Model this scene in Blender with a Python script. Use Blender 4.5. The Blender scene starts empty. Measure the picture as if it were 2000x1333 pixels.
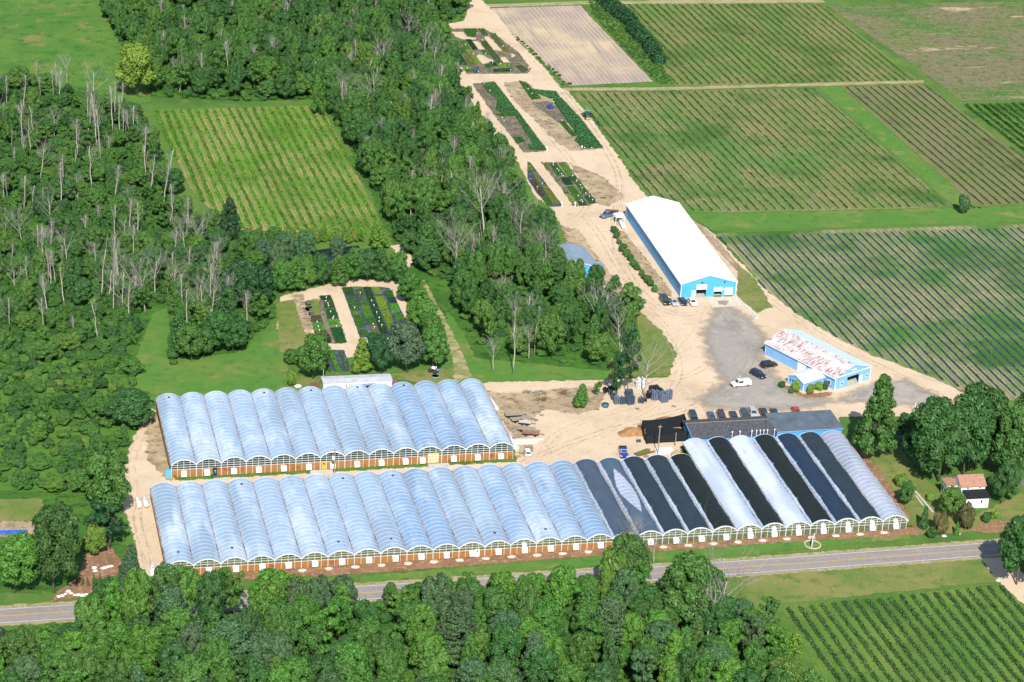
import bpy, bmesh, math, random
import numpy as np
from mathutils import Vector, Matrix, geometry

# ------------------------------------------------------------------ camera, light, exposure
S = bpy.context.scene
RAD = math.radians
F_PX, PITCH, ROLL, YAW = 4984.42, RAD(24.2903), RAD(3.3256), RAD(14.1763)
CAM = np.array([-50.096, -502.174, 288.197])
fw = np.array([math.sin(YAW)*math.cos(PITCH), math.cos(YAW)*math.cos(PITCH), -math.sin(PITCH)])
rt = np.array([math.cos(YAW), -math.sin(YAW), 0.0]); up = np.cross(rt, fw)
c_, s_ = math.cos(ROLL), math.sin(ROLL)
AX = np.array([c_*rt + s_*up, -s_*rt + c_*up, fw])
cd = bpy.data.cameras.new('camera'); cam = bpy.data.objects.new('camera', cd); S.collection.objects.link(cam)
cd.sensor_width = 36; cd.lens = F_PX/2000*36; cd.clip_start = 1; cd.clip_end = 6000
mw = Matrix.Identity(4)
for i in range(3):
    mw[i][0] = AX[0][i]; mw[i][1] = AX[1][i]; mw[i][2] = -AX[2][i]; mw[i][3] = CAM[i]
cam.matrix_world = mw
S.camera = cam
SUN_EL, SUN_AZ = RAD(42), RAD(188)          # azimuth the sun stands at, clockwise from +Y
W = bpy.data.worlds.new("World"); S.world = W; W.use_nodes = True
nt = W.node_tree; bg = nt.nodes['Background']; sk = nt.nodes.new('ShaderNodeTexSky')
sk.sky_type = 'NISHITA'; sk.sun_disc = False; sk.sun_elevation = SUN_EL; sk.sun_rotation = SUN_AZ
sk.air_density = 1.0; sk.dust_density = 0.6; sk.ozone_density = 1.5
nt.links.new(sk.outputs[0], bg.inputs[0]); bg.inputs[1].default_value = 0.12
sd = bpy.data.lights.new('sun', 'SUN'); sd.energy = 5.0; sd.angle = RAD(0.53); sd.color = (1.0, 0.955, 0.87)
so = bpy.data.objects.new('sun', sd); S.collection.objects.link(so)
L = Vector((-math.sin(SUN_AZ)*math.cos(SUN_EL), -math.cos(SUN_AZ)*math.cos(SUN_EL), -math.sin(SUN_EL)))
so.rotation_euler = L.to_track_quat('-Z', 'Y').to_euler(); so.location = (60, -200, 200)
S.view_settings.view_transform = 'Standard'; S.view_settings.look = 'None'
S.view_settings.exposure = 0.45; S.view_settings.gamma = 1.0
S.cycles.max_bounces = 6; S.cycles.diffuse_bounces = 3; S.cycles.glossy_bounces = 2
S.cycles.transparent_max_bounces = 12; S.cycles.transmission_bounces = 3

# ------------------------------------------------------------------ helpers
COL = S.collection
rng = np.random.default_rng(7)
random.seed(7)
def G(px, py, z=0.0):
    """point of the photo's survey (2000 x 1333 plate) -> metres on the level z"""
    d = np.array([(px-1000)/F_PX, -(py-666.5)/F_PX, 1.0]) @ AX
    return CAM + (z-CAM[2])/d[2]*d
def g2(px, py): return tuple(float(v) for v in G(px, py)[:2])
def H(base, top_y):
    g = G(*base); lo, hi = 0.0, 45.0
    for _ in range(36):
        m = (lo+hi)/2; q = (g + [0, 0, m] - CAM) @ AX.T
        if 666.5 - F_PX*q[1]/q[2] > top_y: lo = m
        else: hi = m
    return lo
def PJ(x, y, z=0.0):
    q = (np.array([x, y, z])-CAM) @ AX.T; return 1000+F_PX*q[0]/q[2], 666.5-F_PX*q[1]/q[2]
def PXM(px, py):
    a = G(px, py); q = (a-CAM) @ AX.T; return F_PX/q[2]      # pixels per metre there
def zm(x0, y0, sc, pts): return [(x0+u/sc, y0+v/sc) for u, v in pts]
def tag(o, label=None, cat=None, group=None, kind=None):
    if label: o['label'] = label
    if cat: o['category'] = cat
    if group: o['group'] = group
    if kind: o['kind'] = kind
    return o
def empty(name, loc=(0, 0, 0), rz=0.0):
    o = bpy.data.objects.new(name, None); COL.objects.link(o); o.location = loc; o.rotation_euler = (0, 0, rz)
    o.empty_display_size = 0.5; return o
def link(name, me, mats, parent=None, color=None):
    if not isinstance(mats, (list, tuple)): mats = [mats]
    if not me.materials:
        for m in mats: me.materials.append(m)
    o = bpy.data.objects.new(name, me); COL.objects.link(o)
    if parent is not None: o.parent = parent
    if color is not None: o.color = (*color, 1)
    return o
def relink(name, me, mats, parent=None):
    """share a mesh but give this object its own materials"""
    o = bpy.data.objects.new(name, me); COL.objects.link(o)
    if parent is not None: o.parent = parent
    if not isinstance(mats, (list, tuple)): mats = [mats]
    while len(me.materials) < len(mats): me.materials.append(mats[len(me.materials)])
    for i, m in enumerate(mats):
        o.material_slots[i].link = 'OBJECT'; o.material_slots[i].material = m
    return o
def struct(o): o['kind'] = 'structure'; return o
def copy_tree(o, parent=None):
    c = o.copy(); COL.objects.link(c)
    if parent is not None: c.parent = parent
    for ch in list(o.children): copy_tree(ch, c)
    return c
class MB:
    def __init__(s): s.v = []; s.f = []; s.m = []
    def add(s, vs, fs, m=0):
        b = len(s.v); s.v += [tuple(map(float, v)) for v in vs]
        for f in fs: s.f.append(tuple(i+b for i in f)); s.m.append(m)
    def box(s, x0, x1, y0, y1, z0, z1, m=0):
        s.add([(x0,y0,z0),(x1,y0,z0),(x1,y1,z0),(x0,y1,z0),(x0,y0,z1),(x1,y0,z1),(x1,y1,z1),(x0,y1,z1)],
              [(0,3,2,1),(4,5,6,7),(0,1,5,4),(1,2,6,5),(2,3,7,6),(3,0,4,7)], m)
    def bar(s, a, b, w, h=None, m=0):
        a = Vector(a); b = Vector(b); h = h or w; d = (b-a).normalized()
        u = d.cross(Vector((0,0,1)));  u = Vector((1,0,0)) if u.length < 1e-3 else u.normalized()
        v = u.cross(d); u = u*w/2; v = v*h/2
        s.add([a-u-v, a+u-v, a+u+v, a-u+v, b-u-v, b+u-v, b+u+v, b-u+v],
              [(0,3,2,1),(4,5,6,7),(0,1,5,4),(1,2,6,5),(2,3,7,6),(3,0,4,7)], m)
    def tube(s, pts, rads, n=6, m=0, cap=True):
        b = len(s.v); P = [Vector(p) for p in pts]
        for i, p in enumerate(P):
            d = (P[min(i+1, len(P)-1)] - P[max(i-1, 0)]).normalized()
            r = d.cross(Vector((0.3, 0.9, 0.2)))
            r = r.normalized(); q = d.cross(r)
            for k in range(n):
                a = 2*math.pi*k/n; s.v.append(tuple(p + (r*math.cos(a)+q*math.sin(a))*rads[i]))
        for i in range(len(P)-1):
            for k in range(n):
                s.f.append((b+i*n+k, b+i*n+(k+1)%n, b+(i+1)*n+(k+1)%n, b+(i+1)*n+k)); s.m.append(m)
        if cap:
            s.f.append(tuple(b+k for k in range(n))[::-1]); s.m.append(m)
            s.f.append(tuple(b+(len(P)-1)*n+k for k in range(n))); s.m.append(m)
    def prism(s, poly, z0, z1, m=0):
        """vertical prism over a ccw polygon in xy"""
        n = len(poly)
        s.add([(x, y, z0) for x, y in poly]+[(x, y, z1) for x, y in poly],
              [tuple(range(n))[::-1], tuple(range(n, 2*n))]+[(i, (i+1) % n, n+(i+1) % n, n+i) for i in range(n)], m)
    def profile(s, poly, y0, y1, m=0):
        """profile in xz pushed along y"""
        n = len(poly)
        s.add([(x, y0, z) for x, z in poly]+[(x, y1, z) for x, z in poly],
              [tuple(range(n)), tuple(range(n, 2*n))[::-1]]+[(i, n+i, n+(i+1) % n, (i+1) % n) for i in range(n)], m)
    def mesh(s, name, smooth=False, bevel=0):
        me = bpy.data.meshes.new(name); me.from_pydata(s.v, [], s.f); me.polygons.foreach_set('material_index', s.m)
        if smooth: me.polygons.foreach_set('use_smooth', [True]*len(s.f))
        me.update()
        if bevel:
            bm = bmesh.new(); bm.from_mesh(me); bmesh.ops.remove_doubles(bm, verts=bm.verts, dist=1e-4)
            bmesh.ops.recalc_face_normals(bm, faces=bm.faces)
            bmesh.ops.bevel(bm, geom=list(bm.edges), offset=bevel, segments=2, affect='EDGES', clamp_overlap=True)
            bm.to_mesh(me); bm.free()
        return me
def np_mesh(name, V, Q, smooth=False, mi=None):
    me = bpy.data.meshes.new(name); V = np.asarray(V, np.float32); Q = np.asarray(Q, np.int32); k = Q.shape[1]
    me.vertices.add(len(V)); me.vertices.foreach_set('co', V.ravel())
    me.loops.add(Q.size); me.loops.foreach_set('vertex_index', Q.ravel())
    me.polygons.add(len(Q)); me.polygons.foreach_set('loop_start', np.arange(0, Q.size, k, dtype=np.int32))
    if mi is not None: me.polygons.foreach_set('material_index', np.asarray(mi, np.int32))
    if smooth: me.polygons.foreach_set('use_smooth', np.ones(len(Q), bool))
    me.update(calc_edges=True); me.validate(); return me
def leafquads(P, N, size, r, asp=1.5):
    """one leaf-clump quad per point, facing roughly N"""
    n = len(P); N = N/np.maximum(np.linalg.norm(N, axis=1, keepdims=True), 1e-6)
    A = r.normal(size=(n, 3)); T = np.cross(N, A); T /= np.maximum(np.linalg.norm(T, axis=1, keepdims=True), 1e-6)
    B = np.cross(N, T); s = (np.asarray(size)*np.ones(n))[:, None]*0.5
    a = T*s*asp; b = B*s; V = np.stack([P-a, P-b*0.9+N*s*.25, P+a, P+b*0.9+N*s*.25], 1).reshape(-1, 3)
    return V, np.arange(4*n).reshape(n, 4)

# ------------------------------------------------------------------ material building
class NT:
    def __init__(s, name):
        s.mat = bpy.data.materials.new(name); s.mat.use_nodes = True; s.t = s.mat.node_tree; s.t.nodes.clear()
        s.out = s.t.nodes.new('ShaderNodeOutputMaterial'); s._pos = None
    def n(s, typ, **k):
        nd = s.t.nodes.new(typ)
        for a, b in k.items(): setattr(nd, a, b)
        return nd
    def set(s, sock, v):
        if isinstance(v, bpy.types.NodeSocket): s.t.links.new(v, sock)
        elif v is not None:
            if hasattr(sock.default_value, '__len__') and not hasattr(v, '__len__'): v = (v,)*len(sock.default_value)
            if hasattr(v, '__len__') and len(v) == 3 and len(sock.default_value) == 4: v = (*v, 1)
            sock.default_value = v
    @property
    def pos(s):
        if s._pos is None: s._pos = s.n('ShaderNodeNewGeometry').outputs['Position']
        return s._pos
    def objpos(s): return s.n('ShaderNodeTexCoord').outputs['Object']
    def math(s, op, a, b=None, c=None, clamp=False):
        m = s.n('ShaderNodeMath', operation=op, use_clamp=clamp)
        for i, v in enumerate((a, b, c)):
            if v is not None: s.set(m.inputs[i], v)
        return m.outputs[0]
    def noise(s, scale, detail=3, vec=None, rough=0.6, dist=0.0):
        m = s.n('ShaderNodeTexNoise'); v = vec or s.pos
        if isinstance(scale, tuple):
            mp = s.n('ShaderNodeMapping'); s.set(mp.inputs['Vector'], v); mp.inputs['Scale'].default_value = scale; v = mp.outputs[0]; scale = 1.0
        s.set(m.inputs['Vector'], v); m.inputs['Scale'].default_value = scale; m.inputs['Detail'].default_value = detail
        m.inputs['Roughness'].default_value = rough; m.inputs['Distortion'].default_value = dist
        return m.outputs['Fac']
    def rng(s, v, a, b, c=0.0, d=1.0):
        m = s.n('ShaderNodeMapRange'); m.clamp = True; s.set(m.inputs[0], v)
        for i, x in enumerate((a, b, c, d)): s.set(m.inputs[i+1], x)
        return m.outputs[0]
    def mix(s, f, a, b, mode='MIX'):
        m = s.n('ShaderNodeMix', data_type='RGBA', blend_type=mode); s.set(m.inputs[0], f); s.set(m.inputs[6], a); s.set(m.inputs[7], b)
        return m.outputs[2]
    def bsdf(s, col, rough=0.8, spec=0.3, metal=0.0, bump=None, bd=0.05, alpha=None, **k):
        p = s.n('ShaderNodeBsdfPrincipled'); s.set(p.inputs['Base Color'], col); s.set(p.inputs['Roughness'], rough)
        s.set(p.inputs['Specular IOR Level'], spec); s.set(p.inputs['Metallic'], metal)
        for a, b in k.items(): s.set(p.inputs[a], b)
        if bump is not None:
            bn = s.n('ShaderNodeBump'); bn.inputs['Distance'].default_value = bd; s.set(bn.inputs['Height'], bump); s.t.links.new(bn.outputs[0], p.inputs['Normal'])
        if alpha is not None: s.set(p.inputs['Alpha'], alpha)
        s.t.links.new(p.outputs[0], s.out.inputs[0]); return s.mat
def ground(name, base, layers, edge=None, soft=.12, rough=0.95, bump=None, bd=0.08):
    """base colour, then (scale, lo, hi, colour) noise layers or ('stripe', period, offset, az, lo, hi, colour, wobble) ones"""
    m = NT(name); col = base
    for ly in layers:
        if ly[0] == 'stripe':
            _, per, off, az, lo, hi, c, wob = ly
            vm = m.n('ShaderNodeVectorMath', operation='DOT_PRODUCT'); m.set(vm.inputs[0], m.pos)
            vm.inputs[1].default_value = (math.cos(az), -math.sin(az), 0)
            x = m.math('MULTIPLY_ADD', vm.outputs['Value'], 1/per, -off/per)
            x = m.math('MULTIPLY_ADD', m.noise(0.6, 3), wob, x)
            p = m.math('PINGPONG', m.math('SUBTRACT', x, wob*0.5), 0.5)
            f = m.rng(m.math('ADD', p, m.math('MULTIPLY_ADD', m.noise(2.2, 3), 0.28, -0.14)), lo*0.5, hi*0.5)
            f = m.math('MULTIPLY', f, m.rng(m.noise(0.05, 3), 0.36, 0.60))
            col = m.mix(f, col, c)
        else:
            sc, lo, hi, c = ly[:4]
            col = m.mix(m.rng(m.noise(sc, 4), lo, hi), col, c)
    hs = m.n('ShaderNodeHueSaturation'); m.set(hs.inputs['Color'], col); m.set(hs.inputs['Value'], m.rng(m.noise(3.5, 4), 0.3, 0.7, .80, 1.16)); col = hs.outputs[0]
    alpha = None
    if edge:
        at = m.n('ShaderNodeAttribute', attribute_name='sd').outputs['Fac']
        w = m.math('ADD', m.math('MULTIPLY_ADD', m.noise(0.35, 5), 2.4*edge, -1.2*edge), m.math('MULTIPLY_ADD', m.noise(2.5, 3), 0.8*edge, -0.4*edge))
        alpha = m.rng(m.math('ADD', at, w), -0.05*edge, soft*edge)
    return m.bsdf(col, rough, 0.15, bump=m.noise(bump, 4) if bump else None, bd=bd, alpha=alpha)
def plain(name, col, rough=0.7, spec=0.3, var=0.12, scale=1.5, metal=0.0, obj=False, **k):
    m = NT(name); v = m.objpos() if obj else None
    c2 = tuple(x*(1-2.2*var) for x in col)
    c = m.mix(m.rng(m.noise(scale, 4, v), 0.35, 0.7), col, c2)
    return m.bsdf(c, rough, spec, metal, **k)
def leafmat(name, cols=None, trans=0.34, lo=0.68, hi=1.34):
    m = NT(name); oi = m.n('ShaderNodeObjectInfo'); ge = m.n('ShaderNodeNewGeometry')
    isl = ge.outputs['Random Per Island']
    if cols is None: c = oi.outputs['Color']
    else:
        r = m.n('ShaderNodeValToRGB'); m.set(r.inputs[0], oi.outputs['Random']); el = r.color_ramp.elements
        while len(el) < len(cols): el.new(0.5)
        for i, cc in enumerate(cols): el[i].position = i/(len(cols)-1); el[i].color = (*cc, 1)
        c = r.outputs[0]
    hs = m.n('ShaderNodeHueSaturation'); m.set(hs.inputs['Color'], c)
    m.set(hs.inputs['Hue'], m.rng(m.math('FRACT', m.math('MULTIPLY', isl, 7.31)), 0, 1, 0.485, 0.512))
    m.set(hs.inputs['Value'], m.rng(isl, 0, 1, lo, hi))
    d = m.n('ShaderNodeBsdfDiffuse'); m.set(d.inputs[0], hs.outputs[0])
    t = m.n('ShaderNodeBsdfTranslucent'); m.set(t.inputs[0], m.mix(0.5, hs.outputs[0], (0.13, 0.25, 0.04)))
    x = m.n('ShaderNodeMixShader'); x.inputs[0].default_value = trans
    m.t.links.new(d.outputs[0], x.inputs[1]); m.t.links.new(t.outputs[0], x.inputs[2])
    gl = m.n('ShaderNodeBsdfGlossy'); gl.inputs['Roughness'].default_value = 0.5; gl.inputs[0].default_value = (1, 1, 1, 1)
    y = m.n('ShaderNodeMixShader'); y.inputs[0].default_value = 0.012
    m.t.links.new(x.outputs[0], y.inputs[1]); m.t.links.new(gl.outputs[0], y.inputs[2])
    m.t.links.new(y.outputs[0], m.out.inputs[0]); return m.mat

M = {}
M['leaf'] = leafmat('foliage')
M['leaf_wild'] = leafmat('foliage_wild', [(.048,.132,.038), (.070,.172,.040), (.098,.225,.044), (.056,.145,.046), (.08,.19,.042), (.12,.23,.046)])
M['crop'] = leafmat('crop_foliage', lo=0.6, hi=1.35, trans=0.2)
def barkmat(name, c):
    m = NT(name); c1 = m.mix(m.rng(m.noise((3, 3, .8), 4, m.objpos()), .35, .65), c, tuple(x*.55 for x in c)); return m.bsdf(c1, .9, .1)
M['bark'] = barkmat('bark', (.16, .13, .10)); M['dead'] = barkmat('dead_wood', (.46, .42, .36)); M['twig'] = barkmat('dead_twigs', (.35, .33, .29)); M['pale_bark'] = barkmat('pale_bark', (.5, .47, .42))
M['white'] = plain('white_paint', (.80, .80, .78), .5, .4, .04, 1.0)
M['whitemetal'] = plain('white_metal', (.78, .80, .82), .4, .5, .05, .8)
M['black'] = plain('black_plastic', (.02, .02, .022), .5, .4, .1)
M['tyre'] = plain('tyre_rubber', (.02, .02, .02), .85, .2, .1)
M['chrome'] = plain('bright_metal', (.6, .6, .62), .3, .5, .05, metal=.8)
M['wood'] = plain('weathered_wood', (.36, .30, .23), .9, .2, .2, 2.5)
M['brownwood'] = plain('brown_wood', (.20, .11, .06), .9, .2, .2, 2.5)
M['concrete'] = plain('concrete', (.52, .49, .43), .9, .2, .12, .8)
M['darkglass'] = plain('car_glass', (.03, .05, .06), .08, .8, .02)
M['lens'] = plain('headlight_glass', (.8, .82, .85), .15, .8, .02)
M['redlens'] = plain('taillight_glass', (.5, .02, .02), .2, .7, .02)
# ------------------------------------------------------------------ the ground and everything lying flat on it
def sdist(P, poly):
    """signed distance of points to polygon, positive inside"""
    P = np.asarray(P, float); poly = np.asarray(poly, float); n = len(poly)
    d = np.full(len(P), 1e9); ins = np.zeros(len(P), bool)
    for i in range(n):
        a, b = poly[i], poly[(i+1) % n]; e = b-a
        t = np.clip(((P-a)@e)/max(e@e, 1e-9), 0, 1); d = np.minimum(d, np.hypot(*(P-a-t[:, None]*e).T))
        c = (a[1] > P[:, 1]) != (b[1] > P[:, 1])
        with np.errstate(divide='ignore', invalid='ignore'):
            xi = (b[0]-a[0])*(P[:, 1]-a[1])/(b[1]-a[1])+a[0]
        ins ^= c & (P[:, 0] < xi)
    return np.where(ins, d, -d)
def wpoly(px): return np.array([g2(*p) for p in px])
def sheet(name, poly, mat, z, edge=1.0, cell=1.0, holes=()):
    """ragged-edged sheet on the ground: a grid over the polygon that carries its distance to the edge"""
    poly = np.asarray(poly, float); m = 1.5*edge+cell
    x0, y0 = poly.min(0)-m; x1, y1 = poly.max(0)+m
    nx, ny = int((x1-x0)/cell)+2, int((y1-y0)/cell)+2
    X, Y = np.meshgrid(x0+np.arange(nx)*cell, y0+np.arange(ny)*cell, indexing='ij')
    P = np.stack([X.ravel(), Y.ravel()], 1); sd_ = sdist(P, poly)
    for h in holes: sd_ = np.minimum(sd_, -sdist(P, h))
    I = np.arange(nx*ny).reshape(nx, ny)
    Q = np.stack([I[:-1, :-1], I[1:, :-1], I[1:, 1:], I[:-1, 1:]], -1).reshape(-1, 4)
    Q = Q[(sd_[Q].max(1) > -1.6*edge)]
    used = np.unique(Q); rm = np.zeros(nx*ny, int); rm[used] = np.arange(len(used))
    me = np_mesh(name, np.column_stack([P[used], np.full(len(used), z)]), rm[Q])
    a = me.attributes.new('sd', 'FLOAT', 'POINT'); a.data.foreach_set('value', sd_[used].astype(np.float32))
    return struct(link(name, me, mat))
def flat(name, poly, mat, z):
    me = bpy.data.meshes.new(name); poly = [tuple(map(float, p)) for p in poly]
    tri = geometry.tessellate_polygon([[Vector((x, y, 0)) for x, y in poly]])
    me.from_pydata([(x, y, z) for x, y in poly], [], [tuple(t) for t in tri]); me.update()
    bm = bmesh.new(); bm.from_mesh(me); bmesh.ops.recalc_face_normals(bm, faces=bm.faces)
    for f in bm.faces:
        if f.normal.z < 0: f.normal_flip()
    bm.to_mesh(me); bm.free(); return link(name, me, mat)

GR, GR2, TAN, OLV = (.078, .168, .030), (.052, .120, .024), (.36, .26, .15), (.13, .16, .05)
M['ground'] = ground('grass_ground', GR, [(.012, .42, .62, (.105, .175, .034)), (.06, .48, .68, GR2), (.25, .52, .72, (.125, .180, .042)),
                                          (.9, .62, .75, (.20, .19, .09))], bump=1.5, bd=.15)
M['meadow'] = ground('meadow_grass', (.076, .180, .028), [(.035, .45, .62, (.110, .205, .034)), (.08, .54, .66, (.21, .20, .065)), (.2, .50, .66, (.048, .135, .026)),
                                                          (1.2, .5, .7, (.05, .13, .02))], edge=2.5, bump=1.2, bd=.3)
M['lawn'] = ground('lawn_grass', (.082, .190, .032), [(.05, .45, .65, (.125, .195, .042)), (.3, .5, .7, (.062, .155, .026)), (.12, .56, .68, (.19, .20, .06))], edge=1.2, bump=2.5)
M['drylawn'] = ground('dry_lawn', (.135, .180, .042), [(.06, .42, .6, (.205, .200, .065)), (.3, .5, .68, (.088, .160, .032)), (1.4, .6, .7, (.28, .22, .12))], edge=1.2, bump=2.5)
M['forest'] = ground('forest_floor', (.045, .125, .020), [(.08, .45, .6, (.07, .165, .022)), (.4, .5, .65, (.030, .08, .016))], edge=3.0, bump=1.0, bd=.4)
M['sand'] = ground('sandy_ground', (.56, .43, .295), [(.03, .42, .64, (.61, .475, .335)), (.08, .50, .70, (.49, .375, .255)), ((.9, .18, 1), .54, .74, (.62, .49, .35)),
                                                      (.5, .60, .76, (.42, .32, .22)), ((.14, 1.1, 1), .62, .76, (.46, .355, .24)), (2.0, .66, .76, (.30, .24, .15))], edge=1.2, bump=3.0)
M['sandthin'] = ground('worn_track', (.34, .28, .16), [(.12, .46, .6, (.26, .24, .10)), (.5, .52, .66, (.20, .21, .08)), (1.5, .55, .7, (.6, .47, .31))], edge=.9, bump=3.0)
M['fadedtrack'] = ground('grassy_track', (.22, .23, .09), [(.2, .42, .6, (.42, .32, .2)), (.6, .5, .66, (.10, .19, .03))], edge=1.1, bump=3.0)
M['tracks'] = ground('tyre_tracks', (.40, .31, .20), [(.4, .4, .6, (.46, .355, .235)), (1.5, .5, .7, (.33, .25, .16))], edge=.5, soft=1.6)
M['palesand'] = ground('pale_tracks', (.63, .51, .36), [(.4, .4, .6, (.58, .455, .31)), (1.5, .5, .7, (.52, .41, .28))], edge=.5, soft=1.6)
M['wetsand'] = ground('rough_soil', (.34, .25, .16), [(.10, .45, .6, (.46, .35, .22)), (.35, .50, .64, (.20, .15, .095)), (.8, .55, .68, (.15, .17, .06)), (2.2, .58, .7, (.56, .44, .30))], edge=1.8, bump=2.0, bd=.2)
M['brownsoil'] = ground('turned_soil', (.36, .26, .175), [((1.2, .12, 1), .45, .6, (.26, .18, .12)), (.3, .5, .65, (.46, .35, .24))], edge=1.2, soft=.8, bump=2.0)
M['mulch'] = ground('bark_mulch', (.27, .15, .085), [(.2, .45, .62, (.20, .11, .06)), (.9, .52, .66, (.38, .24, .15)), (2.6, .6, .7, (.11, .13, .05))], edge=.9, bump=3.0, bd=.15)
M['gravel'] = ground('grey_gravel', (.300, .275, .245), [(.035, .42, .62, (.36, .32, .27)), (.12, .50, .66, (.245, .23, .21)), (.5, .56, .7, (.40, .34, .27)), (2.5, .6, .72, (.45, .38, .29))], edge=3.2, soft=1.3, bump=4.0)
M['asphalt'] = ground('asphalt', (.275, .245, .225), [((.05, .9, 1), .45, .65, (.235, .21, .195)), (.6, .5, .7, (.30, .27, .245)), ((2.2, .05, 1), .66, .7, (.19, .17, .16))], bump=5.0, bd=.02)
M['plough'] = ground('raked_soil', (.47, .36, .27), [(.02, .42, .6, (.52, .41, .26)), ('stripe', 1.7, 0.3, RAD(178), .0, .55, (.31, .245, .20), .5), ((.55, .02, 1), .5, .66, (.30, .25, .22)), (.06, .55, .7, (.37, .30, .235))], edge=.7, bump=2.0)
def fieldmat(name, grass, soil, per, off, az, lo, hi, wob=.12, extra=()):
    return ground(name, grass, list(extra)+[('stripe', per, off, az, lo, hi, soil, wob)]+[(.035, .5, .66, tuple(x*.72 for x in grass)), (1.6, .58, .7, tuple(x*.6 for x in grass))], edge=.8, bump=2.5)
M['oldfield'] = ground('fallow_field', (.105, .165, .034), [(.016, .40, .56, (.165, .150, .075)), (.028, .52, .62, (.062, .150, .024)), ((.03, .12, 1), .60, .68, (.48, .36, .20)), ((.06, .6, 1), .5, .66, (.19, .16, .095)), (.35, .50, .66, (.06, .115, .022)), (.9, .56, .68, (.29, .24, .17))], edge=2.0, bump=1.5)
M['weedcloth'] = ground('weed_cloth', (.045, .060, .085), [(.3, .5, .65, (.10, .13, .17)), (.8, .55, .7, (.03, .04, .05))], edge=.25, bump=2.0)
M['darksoil'] = ground('potting_ground', (.13, .11, .075), [(.2, .45, .6, (.20, .17, .11)), (.6, .5, .66, (.06, .06, .05)), (1.5, .55, .7, (.34, .27, .19)), (.25, .58, .7, (.08, .12, .035))], edge=.8, bump=2.0)
mw_ = NT('pond_water'); M['water'] = mw_.bsdf((.008, .018, .035), .06, .5, bump=mw_.noise(.8, 2), bd=.01)

flat_ = MB(); flat_.add([(-2500, -1200, 0), (2600, -1200, 0), (2600, 3800, 0), (-2500, 3800, 0)], [(0, 1, 2, 3)])
struct(link('ground', flat_.mesh('ground'), M['ground']))

UW = [(180, -60), (860, -60), (905, -10), (905, 25), (850, 60), (862, 110), (890, 160), (918, 240), (950, 292), (985, 335), (1015, 400), (1060, 440),
      (1085, 520), (1115, 560), (1180, 575), (1235, 590), (1262, 635), (1255, 690), (1190, 725), (1080, 725), (930, 715), (900, 690), (870, 640), (850, 590), (800, 540),
      (780, 500), (750, 440), (715, 360), (690, 300), (655, 240), (640, 195), (460, 198), (300, 190), (275, 150), (240, 90), (205, 30)]
WC = [(-60, 150), (60, 160), (140, 190), (230, 215), (285, 240), (300, 300), (335, 380), (390, 440), (440, 485), (520, 520), (540, 560), (535, 620), (460, 690),
      (330, 715), (275, 690), (262, 760), (300, 820), (255, 850), (240, 930), (215, 1010), (250, 1080), (150, 1150), (60, 1160), (-80, 1150)]
WF = [(-90, 1250), (30, 1232), (150, 1226), (175, 1216), (690, 1184), (760, 1186), (1150, 1160), (1380, 1146), (1445, 1200), (1515, 1290), (1560, 1350), (1620, 1460), (-90, 1460)]
sheet('meadow', wpoly([(-200, -120), (230, -120), (240, 90), (300, 200), (180, 215), (60, 180), (-200, 170)]), M['meadow'], .012, 2.5, 2.0)
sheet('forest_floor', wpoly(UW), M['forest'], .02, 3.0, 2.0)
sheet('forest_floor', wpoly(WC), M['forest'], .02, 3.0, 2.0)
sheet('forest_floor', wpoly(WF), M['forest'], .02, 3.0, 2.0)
sheet('lawn', wpoly([(880, 120), (905, 165), (950, 240), (1000, 310), (1045, 385), (1030, 400), (975, 330), (925, 250), (885, 165)]), M['lawn'], .032, 1.2)
sheet('meadow', wpoly([(-80, 700), (110, 690), (240, 720), (290, 820), (240, 900), (150, 960), (-80, 960)]), M['meadow'], .030, 3.0, 2.0)
sheet('lawn', wpoly([(265, 690), (300, 610), (330, 600), (335, 700), (460, 690), (540, 640), (560, 690), (570, 770), (300, 800), (262, 770)]), M['lawn'], .028, 1.2)
sheet('lawn', wpoly([(870, 600), (905, 650), (930, 700), (1190, 725), (1200, 740), (950, 748), (900, 745), (880, 700)]), M['lawn'], .028, 1.2)
sheet('dry_lawn', wpoly([(560, 730), (640, 745), (900, 715), (900, 745), (860, 755), (770, 740), (620, 765), (570, 770)]), M['drylawn'], .030, 1.0)
sheet('dry_lawn', wpoly([(1240, 600), (1290, 640), (1322, 690), (1305, 735), (1190, 742), (1190, 700), (1255, 690)]), M['drylawn'], .030, 1.2)
sheet('dry_lawn', wpoly([(1690, 880), (1740, 850), (1800, 930), (1900, 1010), (2000, 960), (2020, 1030), (1900, 1040), (1780, 1045), (1770, 1000)]), M['drylawn'], .030, 1.2)
sheet('lawn', wpoly([(700, 1125), (1200, 1085), (1770, 1040), (1780, 1052), (1400, 1088), (700, 1140)]), M['lawn'], .028, .8)
sheet('lawn', wpoly([(-20, 975), (85, 975), (80, 1018), (-20, 1020)]), M['drylawn'], .028, 1.0)
sheet('grass_lane', wpoly([(1335, 418), (1400, 418), (2100, 400), (2100, 430), (1395, 452)]), M['lawn'], .034, 1.0)
sheet('grass_lane', wpoly([(1596, 170), (1640, 168), (1905, 405), (1868, 408)]), M['lawn'], .034, .8)
sheet('dry_lawn', wpoly([(1440, 1122), (1920, 1085), (1955, 1135), (1530, 1180), (1450, 1200)]), M['drylawn'], .028, 1.0)
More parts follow.
